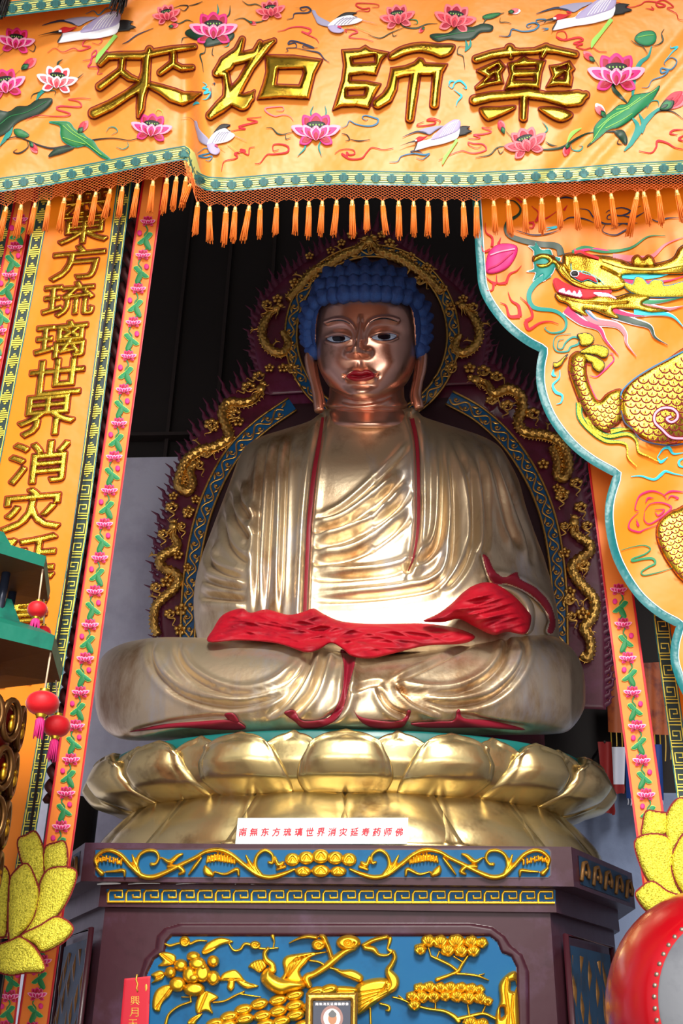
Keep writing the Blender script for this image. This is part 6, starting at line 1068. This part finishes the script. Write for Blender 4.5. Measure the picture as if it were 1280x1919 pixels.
for s in (1, -1):
    mp, L = cham(s); r_ = np.random.RandomState(4)
    b = MB(); V = mp(0)(np.array([.08, L-.08, L-.08, .08]), np.array([2.305, 2.305, 2.43, 2.43]), np.full(4, .002)); b.add(V, [(0, 1, 2, 3)], SB); p_ = b.build('side_frieze', altar)
    b = MB()
    for k in range(5):
        x0 = .13+k*.155; tube(b, mp(0)(np.array([x0-.05, x0-.01, x0+.03, x0+.06, x0+.045]), np.array([2.32, 2.40, 2.41, 2.37, 2.34]), np.full(5, .008)), .010, OG, 6)
        ball(b, mp(0)(np.array([x0+.02]), np.array([2.36]), np.array([  .006]))[0], .012, OG, 8, 6)
    build_sub(b, 'gold_scroll', p_)
    b = MB(); mi_ = mp(.10); V = mi_(np.array([.16, L-.16, L-.16, .16]), np.array([.9, .9, 2.06, 2.06]), np.full(4, -.012)+.014); b.add(V, [(0, 1, 2, 3)], SB); p_ = b.build('side_panel', altar)
    b = MB()
    for k in range(7):
        x0 = .20+k*.08; vv = np.linspace(.95, 2.02, 16); tube(b, mi_(x0+.03*np.sin(vv*9+k), vv, np.full(16, -.008)), .014+.008*np.sin(vv*31+k*2), OG, 7)
    build_sub(b, 'gold_relief', p_)
    b = MB(); V = mi_(np.array([.12, L-.12, L-.12, .12]), np.array([.86, .86, 2.1, 2.1]), np.full(4, .0)); tube(b, np.vstack([V, V[:1]])-0, .014, M['lacquer_dark'], 6); b.build('side_moulding', altar)
# ---------------------------------------------------------------- things on and before the altar
mk('sign_white', (214, 232, 234), .45); mk('sign_red', (196, 24, 46), .6); mk('frame_gold', (206, 160, 70), .35, .9, (90, .4, .004)); mk('photo_dark', (26, 36, 62), .3); mk('photo_glow', (232, 222, 206), .4); mk('photo_skin', (176, 120, 84), .5); mk('paper_red', (190, 12, 40), .6); mk('gold_ink', (214, 170, 70), .4, .5)
pq = [(446, 1533), (765, 1532.5), (763, 1581.5), (441, 1581.5)]
sg_ = thing('name_plaque', 'white plaque with red Chinese characters standing on the altar edge', 'sign', tuple(P(602, 1581, .012)))
sp_ = plane(lambda u, v: .010+(1581-np.asarray(v, float))*.0002)
b = MB(); A = sp_(np.array([q[0] for q in pq]), np.array([q[1] for q in pq], float), np.zeros(4)); b.add(np.vstack([A, A+np.array([0, .018, 0])]), [(0, 1, 2, 3), (4, 7, 6, 5), (0, 4, 5, 1), (1, 5, 6, 2), (2, 6, 7, 3), (3, 7, 4, 0)], M['sign_white']); b.build('board', sg_, False)
b = MB()
for k, ch in enumerate('南無东方琉璃世界消灾延寿药师佛'):
    cx = 455+k*(748-455)/14; w, h_ = (14, 15); f = lambda x, y: (cx+(x-.5)*w+(y-.5)*2.0, 1559-(y-.5)*h_-(x-.5)*1.5)
    puff(b, [glyph_shape(ch, f)], sp_, M['sign_red'], .35, .0008, 1, base=.0012, grow=.35)
tag(b.build('red_writing', sg_), kind=None)
fq = thing('framed_picture', 'small gold framed picture of a haloed Buddha before the carved panel', 'picture', tuple(P(621, 1975, -.22)))
fp = plane(-.22); b = MB(); O = [(573, 1861), (670, 1860), (669, 1975), (571, 1975)]; I = [(587, 1876), (657, 1875), (656, 1963), (586, 1963)]
puff(b, [('p', [O, I])], fp, M['frame_gold'], 1.0, .02, 7, base=.004, grooves=[(I+[I[0]], 1.5, .008)]); b.build('frame', fq)
b = MB(); A = fp(np.array([p[0] for p in O]), np.array([p[1] for p in O], float), np.zeros(4)); b.add(np.vstack([A, A+np.array([0, .025, 0])]), [(0, 1, 2, 3), (4, 7, 6, 5), (0, 4, 5, 1), (1, 5, 6, 2), (2, 6, 7, 3), (3, 7, 4, 0)], M['dark_wood']); b.build('backing', fq, False)
b = MB(); puff(b, [('p', [I])], fp, M['photo_dark'], 2, 0, 2, base=.0015)
dk = lambda x, y, rx, ry: ('p', [[(x+rx*math.cos(q), y+ry*math.sin(q)) for q in np.linspace(0, 2*PI, 28, endpoint=False)]])
for k, (s_, m_) in enumerate(((dk(622, 1908, 21, 24), mat('photo_halo', s2l(150, 112, 106), .5)), (dk(622, 1908, 16, 18), M['photo_glow']), (dk(623, 1909, 8, 11), M['photo_skin']), (dk(623, 1901, 7.5, 5.5), M['iris_black']), (dk(623, 1897, 4, 4), M['iris_black']), (('p', [sm((600, 1962), (606, 1935), (617, 1924), (629, 1924), (640, 1935), (646, 1962))]), M['photo_skin']))): puff(b, [s_], fp, m_, .9, 0, 2, base=.0022+.0006*k)
for k, ch in enumerate('南無消災延壽藥師佛'):
    f = lambda x, y: (594+k*7.0+(x-.5)*5.6, 1881.5-(y-.5)*5.6); puff(b, [glyph_shape(ch, f)], fp, M['white_thread'], .3, 0, 1, base=.006, grow=.05)
b.build('printed_image', fq, label='printed Buddha image with a white halo and a line of white writing')
tz = float(P(621, 1975, -.22)[2]); tb = thing('offering_table', 'narrow offering table carrying the framed picture, just below the view', 'table', (.05, -.22, 0))
b = MB(); box(b, (.05, -.24, tz-.03), (1.7, .34, .06), M['lacquer']); b.build('tabletop', tb, False)
for x in (-.72, .82):
    for y_ in (-.37, -.11): b = MB(); box(b, (x, y_, (tz-.06)/2), (.07, .07, tz-.06), M['lacquer']); b.build('leg', tb, False)
rs = thing('red_paper_slip', 'red paper slip with gold handwriting hanging at the left of the carved panel', 'paper slip', tuple(P(255, 1826, .07)))
rp_ = plane(.07); b = MB(); puff(b, [('p', [[(233, 1834), (282, 1829), (276, 1985), (220, 1985)]])], rp_, M['paper_red'], 3, .002, 2, base=.002); b.build('paper', rs)
b = MB(); tube(b, rp_(np.array([257., 255, 258, 256, 258]), np.array([1826., 1836, 1844, 1852, 1858]), np.full(5, .006)), .004, M['gold_ink'], 6); b.build('gold_hook', rs)
for k, ch in enumerate('興月天福'):
    b = MB(); cx, cy = 253-k*2.0, 1875+k*22; f = lambda x, y: (cx+(x-.5)*17, cy-(y-.5)*17); puff(b, [glyph_shape(ch, f)], rp_, M['gold_ink'], .5, .0008, 1, base=.004); b.build('gold_character', rs)
b = MB(); f = lambda x, y: (274+(x-.5)*6, 1852-(y-.5)*14); puff(b, [('p', [sm((272, 1846), (275, 1845), (276, 1852), (273, 1858), (272, 1852))])], rp_, M['gold_ink'], .8, .0008, 1, base=.004)
b.build('gold_mark', rs)
# ---------------------------------------------------------------- lamp pagoda with hanging lanterns at the left edge
mk('roof_green', (16, 118, 96), .5, 0, (16, .3, .01), var=[(s2l(120, 140, 120), 7, .6, .75), (s2l(6, 80, 70), 3, .5, .7)]); mk('soffit', (70, 40, 12), .6, 0, (18, .2, .01)); mk('post_dark', (34, 40, 56), .3, .3); mk('tower_red', (122, 8, 8), .4, coat=.3); mk('niche_bronze', (110, 76, 40), .3, .8, (20, .2, .01)); mk('niche_gold', (200, 150, 40), .35, .9); mk('lantern_red', (214, 0, 22), .55, 0, (40, .2, .005), sheen=.3); mk('cap_gold', (220, 180, 60), .35, .9); mk('cord_pale', (216, 190, 160), .7)
def hexa(B, C):
    e = C-B; L = math.hypot(e[0], e[1]); n = np.array([-e[1], e[0], 0])/L; mid = (B+C)/2; c = mid+n*L*.866; r = L
    a0 = math.atan2(B[1]-c[1], B[0]-c[0]); return c, r, a0
B1 = P(82, 1062, -1.55); C1 = Pz(90, 1126, B1[2]); c1, r1, a1 = hexa(B1, C1)
B2 = P(97, 1219, -1.55); C2 = Pz(113, 1277, B2[2]); c2, r2, a2 = hexa(B2, C2)
pg = thing('lamp_pagoda', 'tiered lamp pagoda with green roofs and dark niches at the left edge', 'pagoda', (c2[0], c2[1], 0))
def hroof(c, r, a0, z, hgt):
    b = MB(); prof = [(.40, -.05, 'soffit'), (1.0, 0, 'roof_green'), (1.01, .13, 'roof_green'), (.80, .22, 'roof_green'), (.55, .30, 'roof_green'), (.40, .52, 'roof_green')]; V = []
    for q, zz, _ in prof:
        for k in range(6):
            a_ = a0+k*PI/3
            V.append((c[0]+r*q*math.cos(a_), c[1]+r*q*math.sin(a_), z+zz*hgt))
    for i in range(len(prof)-1): b.add(np.array(V), [f for f in gridfaces(len(prof), 6, True).tolist()[i*6:(i+1)*6]], M[prof[i][2]] if i == 0 else M['roof_green'])
    b.add(np.array(V[-6:]), [list(range(6))], M['roof_green']); b.add(np.array(V[:6]), [list(range(6))[::-1]], M['soffit']); return b.build('roof', pg, False, label='green sloping roof')
r2b = max(r1, r2)
hroof(c1, r1, a1, B1[2], .32); hroof(c2, r2, a2, B2[2], .42)
for k in range(6):
    a_ = a2+k*PI/3; p = np.array([c1[0]+r1*.55*math.cos(a_), c1[1]+r1*.55*math.sin(a_)]); b = MB(); tube(b, [(p[0], p[1], B2[2]+.1), (p[0], p[1], B1[2]-.01)], .016, M['post_dark'], 10); b.build('post', pg)
ztop = P(38, 1312, c2[1]-.0)[2]; rt = .88*abs(P(40, 1400, c2[1])[0]-c2[0]); nt_ = 9; th_ = .165
b = MB(); tube(b, [(c2[0], c2[1], ztop-.05), (c2[0], c2[1], B2[2]+.05)], rt*.5, M['tower_red'], 20); b.build('neck', pg)
for k in range(nt_):
    z1 = ztop-k*th_; b = MB(); rr = rt*(1.0); lathe(b, [(rr*.86, -th_), (rr*.9, -th_*.6), (rr*.98, -th_*.3), (rr*.97, -.055), (rr*.86, -.02), (rr*.6, .0)], (c2[0], c2[1], z1), M['tower_red'], 40); tr = b.build('tier', pg, label='dark red tier ringed with bronze niches')
    for j in range(14):
        nb = MB(); gb = MB()
        a_ = 2*PI*j/14+.2; d = np.array([math.cos(a_), math.sin(a_), 0]); c = np.array([c2[0], c2[1], z1-th_*.52])+d*rr*.80; w = np.array([-d[1], d[0], 0])
        q = np.linspace(0, 2*PI, 21)[:-1]; ov = np.vstack([c+d*.045+w*.046*math.cos(t_)+np.array([0, 0, .068*math.sin(t_)]) for t_ in np.append(q, q[:1])]); tube(nb, ov, .011, M['niche_bronze'], 7, False)
        tube(nb, np.vstack([c+d*.04+w*.03*math.cos(t_)+np.array([0, 0, .05*math.sin(t_)]) for t_ in np.append(q, q[:1])]), .006, M['niche_bronze'], 6, False)
        ball(gb, c+d*.05+np.array([0, 0, -.02]), (.012, .012, .022), M['niche_gold'], 8, 6); ball(gb, c+d*.05+np.array([0, 0, .008]), .010, M['niche_gold'], 8, 6)
        build_sub(nb, 'niche', tr); build_sub(gb, 'gold_figure', tr)
b = MB(); zb = ztop-nt_*th_; lathe(b, [(rt*1.2, 0), (rt*1.2, .1), (rt*.95, .16), (rt*.9, zb+.02)], (c2[0], c2[1], 0), M['tower_red'], 32); b.build('pedestal', pg)
def lantern(u, v, ru, rv, Y, label, top, tl):
    c = P(u, v, Y); k = float(np.linalg.norm(c-P(u+1, v, Y))); R_ = ru*k; H = rv*k*1.08; t = thing('red_lantern', label, 'lantern', tuple(c), 'small red lanterns hanging from the pagoda roofs')
    b = MB(); lathe(b, [(R_*math.sin(a_)**.8*1.0, -H*math.cos(a_)) for a_ in np.linspace(.28, PI-.28, 14)], tuple(c), M['lantern_red'], 40, flute=(20, .012)); b.build('body', t)
    for s_ in (1, -1):
        b = MB(); lathe(b, [(R_*.34, 0), (R_*.36, H*.1*s_), (R_*.26, H*.22*s_), (R_*.3, H*.3*s_)][::s_], (c[0], c[1], c[2]+s_*H*.93), M['cap_gold'], 20); b.build('cap', t)
    b = MB(); tube(b, [tuple(c+np.array([0, 0, H*1.1])), tuple(top)], .0035, M['cord_pale'], 5); b.build('cord', t)
    if tl:
        b = MB(); r_ = np.random.RandomState(int(u))
        for q in range(14): a_ = 2*PI*q/14; tube(b, [c+np.array([.004*math.cos(a_), .004*math.sin(a_), -H*1.15]), c+np.array([.012*math.cos(a_), .012*math.sin(a_), -H*1.5]), c+np.array([.016*math.cos(a_)+r_.uniform(-.004, .004), .016*math.sin(a_), -H*1.2-tl*k*r_.uniform(.9, 1.05)])], [.003, .004, .002], M['pink_thread'], 4)
        b.build('tassel', t)
lantern(70, 1142, 18, 14, B1[1]+.02, 'small red lantern under the front corner of the upper green roof', B1+np.array([-.01, .02, 0]), 26)
lantern(80, 1187, 15, 13, C1[1]-.02, 'dark red lantern half hidden behind the lower green roof', C1+np.array([-.01, -.02, 0]), 18)
lantern(80, 1318, 30, 20, B2[1]+.02, 'large red lantern with pink tassel under the lower roof front corner', B2+np.array([-.01, .02, 0]), 40)
lantern(106, 1361, 25, 18, C2[1]-.02, 'deep red lantern hanging behind the large one, nearest the streamer', C2+np.array([-.01, -.02, 0]), 40)
# ---------------------------------------------------------------- gold sequin lotuses
def seqlotus(f, petals, Y, label, base):
    t = thing('sequin_lotus', label, 'lotus decoration', (base[0], base[1], 0), 'gold sequin lotus decorations')
    for k, pt in enumerate(petals):
        q = cr(f(pt), True, 4); b = MB()
        puff(b, [('p', [q])], plane(Y-.012*k), M['sequin_lemon'], 1.5, .02, 12, 3.2, M['dark_red_thread'], base=.003); puff(b, [('p', [q])], lambda u, v, h, k=k: P(u, v, Y-.012*k+h), M['dark_red_thread'], 2.5, .012, 10, 3.2, base=.0)
        b.build('petal', t)
    b = MB(); tube(b, [(base[0], base[1], 0.02), (base[0], base[1], base[2])], .02, M['post_dark'], 10); lathe(b, [(.16, 0), (.16, .02), (.03, .04)], (base[0], base[1], 0), M['post_dark'], 24); b.build('stand', t)
ZL = lambda p: T(p, 0, 1280, 3.006); ZR = lambda p: T(p, 1060, 1240, 2.827)
seqlotus(ZL, [[(105, 885), (150, 860), (200, 842), (243, 940), (250, 1050), (222, 1140), (160, 1090), (115, 970)], [(255, 935), (310, 905), (365, 903), (372, 1030), (300, 1045), (255, 1062)], [(-130, 1180), (-60, 1060), (30, 1040), (60, 1180), (40, 1330), (20, 1430), (-60, 1360)], [(125, 1425), (190, 1310), (220, 1160), (262, 1065), (340, 1040), (425, 1062), (402, 1170), (340, 1285), (250, 1375)], [(55, 1445), (55, 1150), (80, 1070), (152, 1022), (205, 1130), (217, 1200), (182, 1330), (112, 1415)], [(120, 1428), (230, 1368), (310, 1322), (380, 1345), (407, 1392), (350, 1460), (240, 1512), (195, 1470)], [(-40, 1500), (60, 1455), (115, 1435), (182, 1482), (236, 1560), (243, 1622), (150, 1628), (50, 1640), (-40, 1600)]], -.80, 'gold sequin lotus with red edges beside the lamp pagoda, lower left', P(10, 1760, -.74))
seqlotus(ZR, [[(430, 795), (485, 800), (542, 815), (532, 912), (415, 922), (412, 860)], [(530, 900), (540, 810), (580, 742), (622, 728), (670, 770), (680, 880), (622, 930), (562, 1005)], [(370, 955), (440, 918), (535, 930), (572, 1000), (565, 1100), (590, 1190), (622, 1250), (540, 1232), (450, 1172), (400, 1080)], [(640, 905), (575, 1005), (563, 1080), (600, 1190), (690, 1270), (760, 1100), (720, 960)], [(375, 1240), (400, 1200), (460, 1168), (540, 1220), (625, 1255), (560, 1312), (500, 1342), (430, 1318)], [(555, 1315), (625, 1262), (700, 1300), (690, 1360), (600, 1350)]], -.80, 'gold sequin lotus with red edges above the red drum, lower right', P(1292, 1700, -.74))
# ---------------------------------------------------------------- big drum
mk('drum_red', (180, 6, 22), .25, 0, (6, .15, .01), var=[(s2l(228, 80, 80), 5, .66, .78)], coat=.5); mk('drum_skin', (112, 115, 122), .7, 0, (16, .3, .006), var=[(s2l(84, 86, 96), 4, .5, .7)]); mk('stud', (170, 160, 140), .35, .8)
dr = thing('red_drum', 'large red barrel drum with pale skin at the lower right corner', 'drum', tuple(P(1368, 1905, -1.45)))
dcn = np.array(dr.location); kk = .00192
ax = np.array([-.02, -.985, .03]); ax /= np.linalg.norm(ax); e1 = np.cross(ax, [0, 0, 1.]); e1 /= np.linalg.norm(e1); e2 = np.cross(e1, ax)
def ringp(r, d, n=64): q = np.linspace(0, 2*PI, n, endpoint=False); return dcn+ax*d+r*(np.cos(q)[:, None]*e1+np.sin(q)[:, None]*e2)
b = MB(); pr = [(.245, .27), (.262, .265), (.285, .24), (.325, .17), (.352, .08), (.36, 0), (.352, -.08), (.325, -.17), (.285, -.24), (.245, -.27)]
b.add(np.concatenate([ringp(r, d) for r, d in pr]), gridfaces(len(pr), 64, True), M['drum_red']); b.build('barrel', dr)
for s_ in (1, -1): b = MB(); b.add(np.concatenate([ringp(.256, .262*s_), ringp(.250, .276*s_), ringp(.12, .278*s_), ringp(.004, .279*s_)]), gridfaces(4, 64, True), M['drum_skin']); b.build('drum_skin', dr)
b = MB()
for p in ringp(.262, .262, 56): ball(b, p, .007, M['stud'], 8, 6)
b.build('stud_ring', dr, label='row of small metal studs')
ds = thing('drum_stand', 'dark wooden stand under the red drum, below the view', 'stand', (dcn[0], dcn[1], 0)); zc_ = dcn[2]-.37
b = MB(); box(b, (dcn[0], dcn[1], zc_-.03), (.6, .5, .06), M['lacquer']); b.build('rest', ds, False)
for x in (-.26, .26):
    for y_ in (-.21, .21): b = MB(); box(b, (dcn[0]+x, dcn[1]+y_, (zc_-.06)/2), (.05, .05, zc_-.06), M['lacquer']); b.build('leg', ds, False)
# ---------------------------------------------------------------- hangings on the back wall and the dark pillar
GY = 2.55; gp = plane(GY); mk('old_orange', (150, 70, 24), .6, 0, (8, .2, .02), var=[(s2l(90, 20, 20), 5, .5, .65)]); mk('pale_cloth', (196, 200, 216), .7); mk('blue_cloth', (24, 60, 130), .7); mk('old_red', (128, 20, 18), .7); mk('old_yellow', (176, 140, 50), .6); mk('black_cloth', (10, 8, 10), .8)
def quad(name, label, pts, m, Y, fr_m=None, fl=14, cat='banner', group=None):
    t = thing(name, label, cat, tuple(P(pts[0][0], pts[0][1], Y)), group); mp = plane(lambda u, v: Y+.02*np.sin(np.asarray(u)/5.0)); b = MB(); a, b_, c, d = [np.array(p, float) for p in pts]; s, q = np.meshgrid(np.linspace(0, 1, 14), np.linspace(0, 1, 10)); X = (a*(1-s)[..., None]+b_*s[..., None])*(1-q)[..., None]+(d*(1-s)[..., None]+c*s[..., None])*q[..., None]
    b.add(mp(X[..., 0].ravel(), X[..., 1].ravel(), np.zeros(X[..., 0].size)), gridfaces(10, 14), M[m]); b.build('cloth', t)
    if fr_m:
        b = MB()
        for k in np.linspace(.04, .96, 12): p0 = d*(1-k)+c*k; strip(b, [p0, p0+np.array([1, fl*.5]), p0+np.array([0, fl*random.uniform(.9, 1.1)])], 2.2, mp, M[fr_m], .002)
        b.build('fringe', t)
    p0 = P((pts[0][0]+pts[1][0])/2, (pts[0][1]+pts[1][1])/2, Y); b = MB(); tube(b, [p0, (p0[0], 2.96, p0[2]+.02)], .01, M['dark_wood'], 6); b.build('peg', t)
    return t
quad('wall_valance', 'dim orange and red wall valance with yellow fringe behind the right streamer', [(1136, 1245), (1262, 1240), (1262, 1378), (1140, 1372)], 'old_orange', GY, 'old_yellow', 46)
quad('wall_pennant', 'pale grey pennant with red fringe hanging on the back wall by the throne', [(1144, 1400), (1172, 1400), (1170, 1470), (1146, 1470)], 'pale_cloth', GY-.1, 'old_red', 18, group='pennants on the back wall')
quad('wall_pennant', 'narrow dark red pennant beside the rim of the lotus throne', [(1120, 1390), (1146, 1390), (1152, 1512), (1132, 1506)], 'old_red', GY-.16, 'old_red', 16, group='pennants on the back wall')
quad('wall_pennant', 'deep blue pennant behind the right lotus streamer', [(1170, 1395), (1240, 1395), (1244, 1500), (1174, 1496)], 'blue_cloth', GY-.04, 'pale_cloth', 12, group='pennants on the back wall')
b = MB(); p = P(128, 1700, 1.9); lathe(b, [(.16, 0), (.16, float(P(128, 1500, 1.9)[2]))], (p[0]-.05, 1.9, 0), M['dark_board'], 24); lathe(b, [(.22, 0), (.22, .2), (.17, .26)], (p[0]-.05, 1.9, 0), M['dark_wood'], 24); tag(b.build('dark_post'), 'dark wooden post behind the streamer left of the altar', 'post')
